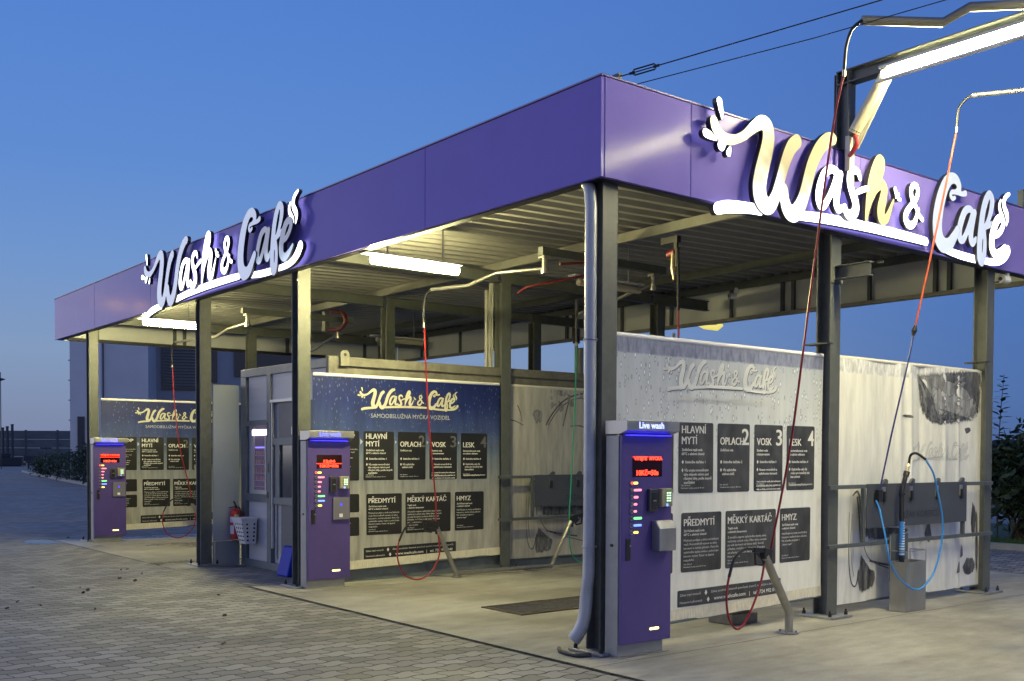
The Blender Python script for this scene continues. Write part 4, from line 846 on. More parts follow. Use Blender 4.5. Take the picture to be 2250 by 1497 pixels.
mb = MB(); arc(mb, -7.86, .575, .0815, -.68, .1, .67, .71); mb.build('seal_label', YELP, ex)
mb = MB(); arc(mb, -7.86, .575, .083, -1.7, -.85, .56, .60); mb.build('red_field', REDP, ex)
# basket
bs = thing('waste_basket', 'white perforated waste basket hung beside the fire extinguisher', 'basket', (-7.500, .55, .33))
def frust(x0, x1, y0, y1, z0, ax0, ax1, ay0, ay1, z1):
    return [(x0, y0, z0), (x1, y0, z0), (x1, y1, z0), (x0, y1, z0), (ax0, ay0, z1), (ax1, ay0, z1), (ax1, ay1, z1), (ax0, ay1, z1)]
mb = MB(); mb.add(frust(-7.570, -7.390, .50, .655, .33, -7.650, -7.360, .43, .66, .66), [(0, 3, 2, 1), (4, 5, 6, 7), (0, 1, 5, 4), (1, 2, 6, 5), (2, 3, 7, 6), (3, 0, 4, 7)]); mb.build('body', WHITE, bs, bevel=.006)
mb = MB(); mb.add(frust(-7.660, -7.350, .42, .665, .655, -7.665, -7.345, .415, .668, .685), [(0, 3, 2, 1), (4, 5, 6, 7), (0, 1, 5, 4), (1, 2, 6, 5), (2, 3, 7, 6), (3, 0, 4, 7)]); mb.build('rim', WHITE, bs, bevel=.005)
mb = MB()
for j in range(5):
    t_ = (.38+j*.055-.33)/.33; xa = -7.570+(-7.650+7.62)*t_; xb = -7.390+(-7.360+7.44)*t_; ya = .50+(.43-.50)*t_
    z = .38+j*.055
    for i in range(4): xx = xa+(xb-xa)*(i+.5)/4; mb.cyl((xx, ya-.0005, z), (xx, ya-.004, z), .0125, 10)
    for i in range(2): yy = ya+(.655-ya)*(i+.5)/2; mb.cyl((xb+.0005, yy, z), (xb+.004, yy, z), .014, 10)
mb.build('perforations', HOLE, bs)
# blue container tray
mb = MB(); mb.add(frust(-6.42, -6.10, .47, .60, .005, -6.39, -6.10, .56, .64, .38), [(0, 3, 2, 1), (4, 5, 6, 7), (0, 1, 5, 4), (1, 2, 6, 5), (2, 3, 7, 6), (3, 0, 4, 7)])
mb.top('plastic_tub', BLUEP, 'upright blue plastic tub leaning on the technical room door', 'tub', bevel=.02)

# ================================================================ LAMPS
def batten(label, x, y0, y1, z, lit=True, group='tube lamps under the canopy roof'):
    th = thing('tube_lamp', label, 'lamp', (x, (y0+y1)/2, z), group)
    mb = MB(); mb.box(x-.065, x+.065, y0-.10, y1+.02, z+.052, z+.075); mb.build('housing', WHITE, th, bevel=.006)
    mb = MB(); P = [(x, y0, z), (x, y0+.015, z), (x, y1-.015, z), (x, y1, z)]; mb.tube(P, [.03, .046, .046, .03], 16); mb.build('diffuser', TUBE if lit else TUBEOFF, th, smooth=True)
    mb = MB()
    for yy in (y0+.2, y1-.2): mb.box(x-.008, x+.008, yy-.008, yy+.008, z+.075, zroof(yy)+.03)
    mb.build('hanger', GALV, th)
    return th
batten('lit yellow tube lamp over the front of the middle wash bay', -3.62, .19, 1.30, 3.57)
batten('lit yellow tube lamp over the front of the far left wash bay', -10.6, .26, 1.19, 3.61)
batten('unlit tube lamp over the back of the middle wash bay', -3.42, 2.9, 3.95, 3.60, False)
batten('unlit tube lamp over the back of the far left wash bay', -10.25, 4.3, 5.3, 3.60, False)
# ================================================================ OUTER BOOM
bo = thing('lamp_boom', 'tall steel gooseneck boom rising behind the right fascia', 'boom', (-.02, 3.14, 4.2))
def hbeam(mb, p, q, w, h, up):
    p = Vector(p); q = Vector(q); d = (q-p).normalized(); a = d.cross(Vector(up)).normalized(); b = a.cross(d).normalized()
    mb.bar(p+b*(h/2-.006), q+b*(h/2-.006), w, .012, up=b); mb.bar(p-b*(h/2-.006), q-b*(h/2-.006), w, .012, up=b); mb.bar(p, q, .008, h-.026, up=b)
mb = MB(); hbeam(mb, (.015, 3.12, 4.02), (.015, 3.12, 5.13), .12, .13, (1, 0, 0)); mb.build('post', STEEL, bo, bevel=.002)
mb = MB(); hbeam(mb, (-.05, 3.12, 5.065), (4.7, 3.12, 5.065), .12, .13, (0, 0, 1)); mb.build('arm', STEEL, bo, bevel=.002)
mb = MB(); hbeam(mb, (.09, 3.12, 4.42), (.43, 3.12, 4.99), .09, .09, (0, 1, 0)); mb.build('brace', mat('cream_brace_paint', (.36, .35, .30), .5, 0, .12, 10), bo)
mb = MB(); mb.box(.075, .125, 3.03, 3.10, 4.05, 4.50); mb.build('cover_strip', mat('cream_cover', (.52, .49, .40), .45), bo)
mb = MB(); mb.cyl((-.06, 3.06, 4.35), (-.06, 3.06, 5.1), .009, 8); mb.build('cable', BLACK, bo)
fl = thing('ribbed_lamp', 'unlit ribbed lamp tube slanting on the boom brace above the right sign', 'lamp', (.2, 3.0, 4.5))
mb = MB(); mb.tube([(.185, 3.0, 4.50), (.54, 3.0, 5.0)], [.056, .056], 16); mb.build('tube', mat('ribbed_cream_diffuser', (.46, .42, .29), .45, 0, .1, 120), fl, smooth=True)
mb = MB(); mb.tube([(.165, 3.0, 4.47), (.20, 3.0, 4.52)], [.045, .057], 14); mb.build('end_cap', BLACK, fl)
mb = MB(); mb.tube(smooth_path([(.20, 2.985, 4.47), (.235, 2.97, 4.40), (.20, 2.97, 4.33), (.15, 2.99, 4.30)], 4), .022, 10); mb.build('red_sleeve', REDH, fl)
bl = thing('boom_lamp', 'glaring double tube lamp along the boom at the top right', 'lamp', (1.5, 3.0, 4.9))
mb = MB(); mb.box(.46, 4.3, 2.94, 3.04, 4.985, 5.01); mb.box(.62, 4.3, 3.19, 3.27, 5.05, 5.085); mb.build('housing', GALV, bl)
mb = MB(); mb.tube([(.47, 2.99, 4.935), (.49, 2.99, 4.935), (4.28, 2.99, 4.935), (4.3, 2.99, 4.935)], [.03, .052, .052, .03], 16); mb.build('diffuser', TUBEB, bl, smooth=True)
mb = MB(); mb.tube([(.66, 3.23, 5.01), (4.26, 3.23, 5.01)], .034, 12); mb.build('strip_lens', emis('strip_lens_glow', (1.0, .75, .38), 1.3), bl, smooth=True)
mb = MB(); mb.box(.47, 4.3, 2.885, 2.925, 4.85, 4.87); mb.build('reflector', mat('reflector_sheet', (.6, .57, .47), .3, .2), bl)
# stay cables
def cable(label, pts, r=.0048, turn=True):
    th = thing('stay_cable', label, 'cable', pts[0])
    mb = MB(); mb.tube(pts, r, 6); mb.build('wire', RUBBER, th)
    if turn:
        a = Vector(pts[0]); d = (Vector(pts[-1])-a).normalized(); n = d.cross(Vector((0, 0, 1))).normalized(); u_ = n.cross(d)
        c0 = a+d*.14; c1 = a+d*.34
        mb = MB(); mb.tube([c0+u_*.0, c0+d*.02+u_*.022, c1-d*.02+u_*.022, c1, c1-d*.02-u_*.022, c0+d*.02-u_*.022, c0], .006, 6); mb.cyl(c0-d*.02, c0+d*.03, .011, 8); mb.cyl(c1-d*.03, c1+d*.02, .011, 8); mb.build('turnbuckle', RUBBER, th)
    return th
cable('taut steel stay cable with turnbuckle from the roof corner up to the boom', [(-.20, .33, 4.50), (4.3, 3.1, 5.36)])
cable('thinner slack stay cable starting below the turnbuckle on the roof corner', [(-.12, .50, 4.47), (1.0, 1.22, 4.66), (4.0, 3.1, 5.26)], .0038, False)
cable('steel stay cable rising from the far end of the right sign', [(-.05, 6.72, 4.60), (4.3, 4.0, 5.75)], .006, False)
cable('short dark stay cable leaving flat from the far end of the right sign', [(-.05, 6.72, 4.60), (1.6, 7.2, 4.95)], .006, False)
mb = MB(); mb.prism([(.16, 4.395), (.36, 4.395), (.36, 4.53), (.33, 4.53), (.30, 4.46), (.16, 4.45)], 'x', -.25, -.15); mb.top('cable_anchor', STEEL, 'small steel anchor plate for the stay cable on the near roof corner', 'bracket')
mb = MB(); mb.box(-.08, -.02, 6.69, 6.75, 4.41, 4.62); mb.top('cable_anchor', STEEL, 'small steel anchor post for stay cables at the far end of the right fascia', 'bracket')

# ================================================================ HOSE ARMS
def gun(th, p, d, up=(0, 0, 1), trig=1):
    """p: muzzle end in the holder, d: direction to the back of the gun (hose side)"""
    p = Vector(p); d = Vector(d).normalized(); u_ = Vector(up)
    mb = MB(); mb.bar(p-d*.04+u_*.01, p+d*.07+u_*.02, .06, .095); mb.bar(p+d*.05+u_*.045, p+d*.19+u_*.045, .038, .042)
    g_ = mb.build('spray_gun', BLACK, th, bevel=.008)
    mb = MB(); mb.tube([p+d*.16+u_*.045, p+d*.165-u_*.0, p+d*.155-u_*.075, p+d*.06-u_*.08, p+d*.03-u_*.03], .012, 8); mb.tube([p+d*.06-u_*.05, p+d*.12+u_*.0, p+d*.15+u_*.03], .007, 6); mb.build('trigger_guard', BLACK, g_)
    mb = MB(); mb.tube([p+u_*.02, p-d*.02-u_*.10], [.02, .013], 10); mb.build('lance', BLACK, g_)
    return p+d*.17+u_*.045
def hose_arm(name, label, seg, r, rail, hose, hosemat, blk, gunspec=None, coil=None, sleeve=None, group='swinging hose arms'):
    th = thing(name, label, 'hose arm', seg[0], group)
    mb = MB(); mb.tube(seg, r, 12); mb.build('arm_pipe', PIPE if r < .03 else mat('boom_pipe', (.16, .155, .135), .35, .5), th, smooth=True)
    if rail:
        (x, ya, yb, z) = rail
        if ya != yb:
            mb = MB(); mb.box(x-.04, x+.04, ya, yb, z, z+.09); mb.build('mounting_rail', STEEL, th)
        mb = MB(); y = seg[0][1]; mb.cyl((x, y, z-.16), (x, y, z), .032, 14); mb.box(x-.05, x+.05, y-.05, y+.05, z-.03, z-.004); mb.cyl((x, y, z-.20), (x, y, z-.16), .045, 14); mb.build('pivot', PIPE, th, bevel=.0)
    mb = MB(); mb.tube(smooth_path(blk, 5), .013, 10); mb.build('bend_guard', BLACK, th)
    mb = MB(); a = Vector(blk[-1]); mb.cyl(a, a+Vector((0, 0, -.05)), .014, 10); mb.build('fitting', BRASS, th)
    mb = MB(); mb.tube(smooth_path(hose, 8), .0095, 8); mb.build('hose', hosemat, th, smooth=True)
    if gunspec:
        e = gun(th, *gunspec)
        if coil: 
            mb = MB(); mb.tube(smooth_path([e]+coil[:3], 6), .0125, 8); mb.build('hose_guard', BLACK, th)
            mb = MB(); mb.tube(smooth_path(coil[1:], 8), .0095, 8); mb.build('hose_loop', hosemat, th, smooth=True)
    if sleeve:
        mb = MB(); mb.tube(smooth_path(sleeve, 6), .015, 10); mb.build('supply_hose', mat('red_supply_hose', (.15, .010, .010), .35), th, smooth=True)
    return th
def V3(*a): return tuple(a)
# middle bay
hose_arm('hose_arm', 'bent hose arm with red hose lit by the lamp of the middle bay',
         [(-3.02, 2.04, 3.60), (-3.57, 1.80, 3.60), (-3.98, 1.70, 3.50), (-4.50, 1.545, 3.50)], .021, (-3.02, 1.98, 3.95, 3.74),
         [(-4.66, 1.56, 3.06), (-4.72, 1.62, 2.6), (-4.78, 1.72, 1.8), (-4.84, 1.85, 1.0), (-4.85, 1.86, .72)], REDH,
         [(-4.50, 1.545, 3.50), (-4.58, 1.53, 3.45), (-4.63, 1.53, 3.32), (-4.65, 1.545, 3.12)],
         ((-4.86, 1.86, .665), (0, -1, .12)), [(-4.86, 1.55, .74), (-4.86, 1.42, .66), (-4.86, 1.33, .50), (-4.86, 1.31, .30), (-4.86, 1.40, .10), (-4.86, 1.60, .02), (-4.86, 1.80, .10), (-4.86, 1.92, .30), (-4.86, 1.91, .52), (-4.86, 1.88, .64)],
         [(-2.95, 2.2, 3.66), (-2.9, 2.7, 3.72), (-3.1, 3.0, 3.70), (-3.4, 2.5, 3.55), (-3.6, 2.3, 3.50), (-3.8, 2.3, 3.45)])
hose_arm('hose_arm', 'rear hose arm with green hose in the middle bay',
         [(-3.05, 3.80, 3.62), (-3.49, 3.93, 3.60), (-4.03, 4.12, 3.57), (-4.53, 4.12, 3.50), (-4.80, 4.2, 3.48)], .021, (-3.05, 3.8, 3.8, 3.74),
         [(-4.90, 4.24, 3.05), (-4.90, 4.22, 2.3), (-4.88, 4.15, 1.4), (-4.87, 4.10, .60), (-4.90, 4.2, .15), (-4.95, 4.6, .03), (-4.9, 5.0, .10), (-4.87, 4.75, .45), (-4.87, 4.45, .68)], GREENH,
         [(-4.80, 4.2, 3.48), (-4.87, 4.22, 3.42), (-4.89, 4.23, 3.3), (-4.90, 4.24, 3.1)],
         ((-4.86, 4.16, .66), (0, 1, .12)))
# far left bay
hose_arm('hose_arm', 'bent hose arm with thin red hose in the far left bay',
         [(-9.70, 1.60, 3.62), (-10.5, 1.62, 3.60), (-10.85, 1.56, 3.50), (-12.15, 1.36, 3.50)], .021, (-9.70, 1.5, 3.5, 3.76),
         [(-12.38, 1.40, 3.06), (-12.45, 1.45, 2.5), (-12.55, 1.58, 1.7), (-12.65, 1.80, .95), (-12.66, 1.84, .72)], REDH,
         [(-12.15, 1.36, 3.50), (-12.27, 1.36, 3.46), (-12.35, 1.37, 3.35), (-12.37, 1.39, 3.12)],
         ((-12.67, 1.86, .67), (0, -1, .12)), [(-12.67, 1.55, .74), (-12.67, 1.42, .66), (-12.67, 1.33, .50), (-12.67, 1.31, .30), (-12.67, 1.40, .10), (-12.67, 1.60, .02), (-12.67, 1.80, .10), (-12.67, 1.92, .30), (-12.67, 1.91, .52), (-12.67, 1.88, .64)])
hose_arm('hose_arm', 'short rear hose arm seen through the columns of the far left bay',
         [(-10.25, 3.52, 3.63), (-11.15, 3.75, 3.58), (-11.5, 3.78, 3.50), (-12.2, 3.95, 3.48)], .021, (-10.25, 3.52, 3.52, 3.76),
         [(-12.32, 4.0, 3.05), (-12.5, 4.05, 2.0), (-12.66, 4.1, .8)], GREENH, [(-12.2, 3.95, 3.48), (-12.28, 3.98, 3.40), (-12.31, 4.0, 3.25), (-12.32, 4.0, 3.1)])
# outer bay on the boom
hose_arm('hose_arm', 'thick grey hose arm with long red hose crossing the right sign',
         [(2.30, 3.10, 5.02), (1.88, 2.66, 5.0), (1.60, 2.345, 4.99), (1.43, 2.26, 4.905), (1.07, 1.73, 4.90)], .036, None,
         [(.93, 1.70, 4.50), (.84, 1.70, 4.1), (.66, 1.72, 3.0), (.42, 1.80, 1.7), (.22, 1.83, .85), (.19, 1.84, .75)], REDH,
         [(1.07, 1.73, 4.90), (1.01, 1.69, 4.84), (.965, 1.685, 4.72), (.945, 1.69, 4.55)],
         ((.186, 1.80, .70), (0, -1, .08)), [(.186, 1.50, .77), (.186, 1.37, .70), (.186, 1.30, .55), (.186, 1.27, .38), (.186, 1.31, .20), (.186, 1.42, .11), (.186, 1.55, .20), (.186, 1.68, .40), (.186, 1.74, .55), (.186, 1.76, .66)])
hose_arm('hose_arm', 'thin pale hose arm with hose changing from orange to blue at the far right',
         [(2.3, 5.0, 4.95), (1.14, 4.24, 4.90), (.76, 4.0, 4.90)], .022, None,
         [(.655, 3.93, 4.58), (.60, 3.90, 4.2), (.48, 3.85, 3.5), (.335, 3.81, 2.75)], mat('orange_red_hose', (.40, .08, .035), .35),
         [(.76, 4.0, 4.90), (.71, 3.97, 4.86), (.67, 3.94, 4.78), (.66, 3.93, 4.62)])
# ================================================================ LANCE STANDS
def lance_stand_double(label):
    th = thing('lance_stand', label, 'stand', (-4.86, 2.95, .011), 'bent pipe lance stands')
    def shift(p): return p
    mb = MB(); mb.tube([(-4.863, 2.18, .012), (-4.863, 2.185, .06), (-4.863, 1.885, .645)], .030, 14, cap=True); mb.build('holder_pipe', PIPE, th, smooth=True)
    mb = MB(); mb.tube([(-4.863, 2.16, .055), (-4.863, 3.77, .055), (-4.863, 4.12, .645)], .029, 14); mb.build('holder_pipe', PIPE, th, smooth=True)
    for y in (2.19, 3.40):
        mb = MB(); mb.cyl((-4.863, y, .0112), (-4.863, y, .018), .075, 18); mb.cyl((-4.863, y, .018), (-4.863, y, .04), .022, 10)
        for a in (.5, 2.6, 4.7): mb.cyl((-4.863+.055*math.cos(a), y+.055*math.sin(a), .018), (-4.863+.055*math.cos(a), y+.055*math.sin(a), .032), .009, 6)
        mb.build('foot_plate', PIPE, th)
    return th
ls = lance_stand_double('double lance stand of bent pipe bolted along the middle bay banner')
copy_tree(ls, None, (-7.81, -.03, 0), 'double lance stand of bent pipe in the far left bay')
th = thing('lance_stand', 'single bent pipe lance stand in front of the pale near banner', 'stand', (.19, 2.1, .011), 'bent pipe lance stands')
mb = MB(); mb.tube([(.186, 2.11, .012), (.186, 2.11, .175), (.186, 2.105, .20), (.186, 1.765, .70)], .036, 16); mb.build('holder_pipe', PIPE, th, smooth=True)
mb = MB(); mb.cyl((.186, 2.10, .0112), (.186, 2.10, .019), .095, 20)
for a in (.4, 1.9, 3.5, 5.2): mb.cyl((.186+.07*math.cos(a), 2.10+.07*math.sin(a), .019), (.186+.07*math.cos(a), 2.10+.07*math.sin(a), .036), .009, 6)
mb.build('foot_plate', STAIN, th)
# ================================================================ BRUSH / MAT RACKS
def rack(label, dx):
    th = thing('mat_holder', label, 'rack', (dx-.06, 4.6, .7), 'car mat holder racks')
    x = dx-.06
    mb = MB(); mb.box(x-.012, x+.028, 3.02, 6.14, 1.235, 1.272); mb.box(x-.012, x+.028, 3.02, 6.14, .672, .708); mb.build('rail', DKGREY, th, bevel=.002)
    mb = MB(); mb.box(x-.008, x+.024, 3.58, 3.62, .709, 1.234); mb.box(x-.008, x+.024, 5.49, 5.53, .709, 1.234); mb.build('upright', DKGREY, th)
    mb = MB(); mb.box(x+.029, x+.035, 3.62, 5.54, .845, 1.278); b = mb.build('board', mat('slate_board', (.055, .060, .075), .45, 0, .08, 6), th)
    mb = MB(); txt(mb, 'DRŽÁK KOBERCŮ', (x+.036, 4.19, .925), .095, .78); mb.build('lettering', BLACK, b)
    for y in (3.93, 4.43, 4.93, 5.43):
        mb = MB(); mb.prism([(y-.05, 1.279), (y+.04, 1.279), (y+.045, 1.31), (y+.02, 1.325), (y-.01, 1.315)], 'x', x+.02, x+.045); h = mb.build('hook', DKGREY, th)
        mb = MB(); mb.box(x+.036, x+.046, y-.055, y+.0, 1.13, 1.245); mb.build('clip_plate', STAIN if dx == 0 else DKGREY, h); mb = MB(); mb.box(x+.046, x+.062, y-.045, y-.01, 1.10, 1.20); mb.build('clip', BLACK, h)
    return th
rk = rack('slate grey car mat holder rack in front of the white outer banner', 0)
rack('dark car mat holder rack at the back of the middle bay', -5.013)
# brush holder box
bx = thing('brush_box', 'open steel brush holder box on the floor below the outer mat rack', 'holder', (.09, 4.19, .011))
mb = MB()
mb.box(.17, .175, 4.0, 4.37, .0115, .505); mb.box(.0, .005, 4.0, 4.37, .0115, .505); mb.box(.005, .17, 4.0, 4.005, .0115, .505); mb.box(.005, .17, 4.365, 4.37, .0115, .505); mb.box(.006, .169, 4.006, 4.364, .012, .06)
mb.build('box', STAIN, bx, bevel=.0)
mb = MB(); mb.box(-.006, -.001, 3.99, 4.33, .30, .77); mb.build('back_plate', DKGREY, bx)
mb = MB(); W = .004
for a, b in (((.172, 4.002, .505), (.172, 4.002, .61)), ((.172, 4.368, .505), (.172, 4.368, .61)), ((.002, 4.368, .505), (.002, 4.368, .61)), ((.002, 4.002, .505), (.002, 4.002, .75)), ((.172, 4.002, .61), (.172, 4.368, .61)), ((.172, 4.368, .61), (.002, 4.368, .61)), ((.172, 4.002, .61), (.002, 4.002, .61))): mb.cyl(a, b, W, 8)
mb.build('wire_guard', STAIN, bx)
mb = MB()
for y in (4.03, 4.12, 4.25, 4.34): mb.cyl((.1755, y, .03), (.179, y, .03), .008, 8)
mb.build('screws', STAIN, bx)
br = thing('wash_brush', 'long wash brush with blue striped shaft standing in the brush box', 'brush', (.06, 4.11, .45))
mb = MB(); mb.tube([(.06, 4.12, .08), (.06, 4.11, .56)], .024, 12); mb.build('brush_neck', BLACK, br, smooth=True)
mb = MB(); mb.tube([(.06, 4.105, .90), (.055, 4.105, 1.20), (.055, 4.18, 1.37)], [.024, .024, .022], 12); mb.build('shaft', BLACK, br, smooth=True)
mb = MB(); mb.cyl((.06, 4.11, .56), (.06, 4.105, .90), .026, 14); s_ = mb.build('striped_sleeve', mat('blue_sleeve', (.04, .20, .55), .4), br, smooth=True)
mb = MB()
for i in range(13): z = .57+i*.026; mb.cyl((.06, 4.11, z), (.06, 4.11, z+.010), .0275, 14)
mb.build('stripes', mat('white_stripe', (.65, .70, .75), .4), s_)
mb = MB(); mb.cyl((.06, 4.108, 1.165), (.06, 4.108, 1.185), .034, 14); mb.cyl((.055, 4.175, 1.355), (.055, 4.195, 1.395), .030, 12); mb.build('collar', BLACK, br)
mb = MB(); mb.tube([(.055, 4.185, 1.38), (.055, 4.215, 1.45), (.055, 4.23, 1.48)], [.012, .015, .011], 10); mb.build('fitting', BRASS, br)
mb = MB(); mb.tube(smooth_path([(.055, 4.23, 1.48), (.09, 4.20, 1.56), (.14, 4.22, 1.58), (.18, 4.32, 1.52)], 5), .013, 10); mb.build('hose_guard', BLACK, br)
mb = MB(); mb.tube(smooth_path([(.18, 4.32, 1.52), (.21, 4.42, 1.38), (.21, 4.505, 1.198), (.21, 4.60, .95), (.21, 4.607, .72), (.21, 4.484, .417), (.21, 4.30, .27), (.21, 4.105, .234), (.21, 3.814, .372), (.20, 3.66, .558), (.16, 3.64, .80), (.06, 3.70, 1.04), (.02, 3.70, 1.12)], 7), .0095, 8); mb.build('hose', BLUEH, br, smooth=True)
mb = MB(); mb.tube(smooth_path([(.335, 3.81, 2.75), (.27, 3.80, 2.4), (.14, 3.78, 1.8), (.02, 3.77, 1.22)], 6), .0085, 8); mb.build('upper_hose', mat('dark_blue_hose', (.025, .035, .16), .35), br, smooth=True)
mb = MB(); mb.tube([(.345, 3.812, 2.80), (.335, 3.81, 2.75), (.325, 3.808, 2.70)], [.012, .026, .012], 10); mb.build('coupling', BLACK, br)
mb = MB(); mb.box(-.01, .03, 3.74, 3.81, 1.10, 1.22); mb.build('hose_clip', BLACK, br)
# dark foot box behind near banner
mb = MB(); mb.box(-.62, -.34, 2.0, 2.36, .011, .10); mb.box(-.58, -.38, 2.04, 2.32, .10, .125); mb.top('floor_box', mat('floor_box_steel', (.10, .095, .085), .5, .4, .3, 12), 'low steel service box on the floor behind the foot of the near banner', 'box', bevel=.006)
# hanging hose reel in the middle of the roof
hr = thing('hanging_hose', 'red hose dropping from the cream purlin behind the near banner', 'hose', (-2.0, 3.05, 2.4))
mb = MB(); mb.box(-2.22, -1.98, 3.03, 3.09, 3.86, 3.93); mb.box(-2.03, -1.99, 3.035, 3.065, 3.6, 3.86); mb.build('bracket', BLACK, hr)
mb = MB(); mb.cyl((-2.13, 3.05, 3.74), (-2.02, 3.05, 3.76), .035, 12); mb.build('swivel', REDH, hr)
mb = MB(); mb.tube([(-2.04, 3.04, 3.74), (-2.045, 3.04, 3.58), (-2.03, 3.04, 3.46)], [.026, .03, .012], 12); mb.build('valve', BRASS, hr, smooth=True)
mb = MB(); mb.tube(smooth_path([(-1.985, 3.05, 3.80), (-1.975, 3.05, 3.5), (-1.97, 3.05, 3.12)], 4), .016, 10); mb.build('hose_guard', BLACK, hr)
mb = MB(); mb.tube(smooth_path([(-1.97, 3.05, 3.12), (-1.96, 3.05, 2.4), (-1.97, 3.06, 1.4), (-1.99, 3.05, .30)], 5), .012, 8); mb.build('hose', REDH, hr)
hr2 = thing('hanging_hose', 'dark red hose loop hanging under the cream purlin of the far left bay', 'hose', (-9.95, 3.0, 3.6))
mb = MB(); mb.tube(smooth_path([(-9.6, 3.05, 3.92), (-9.25, 3.05, 3.85), (-9.15, 3.05, 3.70), (-9.35, 3.05, 3.60), (-9.7, 3.05, 3.62)], 5), .035, 10); mb.build('hose', mat('dark_red_hose', (.09, .004, .008), .4), hr2, smooth=True)
mb = MB(); mb.box(-9.85, -9.75, 3.0, 3.08, 3.60, 3.93); mb.tube([(-9.8, 3.04, 3.70), (-9.9, 3.04, 3.64)], .03, 8); mb.build('bracket', PIPE, hr2)
# cameras
def cctv(label, x, y, z, dx=.0, dy=.14):
    th = thing('security_camera', label, 'camera', (x, y, z), 'bullet security cameras')
    mb = MB(); mb.cyl((x, y, z), (x+dx, y+dy, z-.0), .045, 16); mb.build('body', WHITE, th, smooth=True)
    mb = MB(); mb.cyl((x-dx*.15, y-dy*.15, z), (x, y, z), .05, 16); mb.build('lens_ring', mat('camera_grey', (.30, .30, .30), .4), th, smooth=True)
    mb = MB(); mb.cyl((x-dx*.22, y-dy*.22, z), (x-dx*.15, y-dy*.15, z), .022, 12); mb.build('lens', BLACK, th)
    mb = MB(); mb.box(x-.015+dx, x+.015+dx, y+dy-.02, y+dy+.02, z+.03, z+.12); mb.build('mount', WHITE, th)
cctv('round security camera on the last column under the right fascia', -.06, 6.30, 3.56)
cctv('small security camera on the rear column of the middle bay', -5.0, 6.05, 3.24, .16, .08)
cctv('small security camera under the rear roof edge of the middle bay', -4.1, 6.5, 3.86, .05, .08)
# ================================================================ SURROUNDINGS
def FP(px, d, z=0):
    t_ = (px-1096.3)/2276.3; return Vector((5.688+d*(-.7858+.6181*t_), -5.435+d*(.6179+.7861*t_), z))
def facade(pa, da, pb, db):
    A, B = FP(pa, da), FP(pb, db)
    def q(px, py=None, off=0., z=None):
        O = Vector((5.688, -5.435, 0)); r_ = FP(px, 1)-O; e = B-A; nrm = Vector((e.y, -e.x, 0)).normalized()
        if nrm.dot(O-A) < 0: nrm = -nrm
        k = (A-O).dot(nrm)/r_.dot(nrm); P_ = O+r_*k+nrm*off
        P_.z = z if z is not None else 1.55+(996.5+(px-300)*.004-py)*k/2276.3
        return P_
    return q
q1 = facade(155, 60, 327, 60.8); q2 = facade(327, 64, 700, 66.4)
bw = mat('pale_facade_panels', (.55, .56, .58), .6, 0, .07, .6); bd = mat('blue_grey_facade', (.22, .25, .30), .6, 0, .08, .6)
bd2 = mat('building_dark_glass', (.012, .014, .02), .2)
bl_ = thing('industrial_building', 'pale grey industrial building with a louvred window behind the far left bay', 'building', FP(327, 67))
def slab(q, a, b, z0, z1, off, dep, name, m_, parent):
    A, B = q(a, z=z0, off=off), q(b, z=z0, off=off); A2, B2 = q(a, z=z0, off=off-dep), q(b, z=z0, off=off-dep)
    # keep the back corners straight behind the front ones
    n_ = (q(a, z=z0, off=1)-q(a, z=z0, off=0)).normalized(); A2 = A-n_*dep; B2 = B-n_*dep
    mb = MB(); mb.prism([(A.x, A.y), (B.x, B.y), (B2.x, B2.y), (A2.x, A2.y)], 'z', z0, z1); return mb.build(name, m_, parent)
slab(q1, 155, 327, 0, 10.4, 0, 18, 'wall', bw, bl_); slab(q2, 329, 760, 0, 11.4, 0, 14, 'rear_wall', bd, bl_)
slab(q1, 154, 328, 10.41, 10.65, .2, 18, 'parapet', DKGREY, bl_)
def win(q, a, b, pt, pb_, m_, name='window', off=.12, parent=bl_):
    z1 = q((a+b)/2, pt).z; z0 = q((a+b)/2, pb_).z
    return slab(q, a, b, z0, z1, off, off-.005, name, m_, parent), z0, z1
LOUV = mat('louvre_grey', (.075, .095, .11), .5)
for a, b, pt, pb_, lv in ((356, 440, 752, 858, 1), (464, 478, 752, 842, 0), (515, 660, 752, 830, 0)):
    w, z0, z1 = win(q2, a, b, pt, pb_, bd2)
    if lv:
        n_ = 15
        for i in range(n_):
            zz = z0+.25+(z1-z0-.25)*i/n_; slab(q2, a+3, b-1, zz, zz+.11, .22, .09, 'louvre', LOUV, w)
dd, z0, z1 = win(q1, 172, 187, 916, 1010, mat('louvred_door', (.045, .042, .055), .5, 0, .2, 10), 'door')
for i in range(4): slab(q1, 173.5+i*3.6, 174.6+i*3.6, z0, z1-.1, .16, .035, 'door_slat', DKGREY, dd)
c = q1(223, z=0, off=.14); mb = MB(); mb.cyl(c, c+Vector((0, 0, 10.3)), .09, 8); mb.build('downpipe', WHITE, bl_)
slab(q1, 228, 230, 0, 10.3, .08, .07, 'cover_strip', DKGREY, bl_)
for i in range(1, 9):
    c = q1(155, z=1.15*i, off=.05); e_ = q1(152.4, z=1.15*i, off=.05); mb = MB(); mb.bar(c, e_, .06, .06); mb.build('wall_clip', DKGREY, bl_)
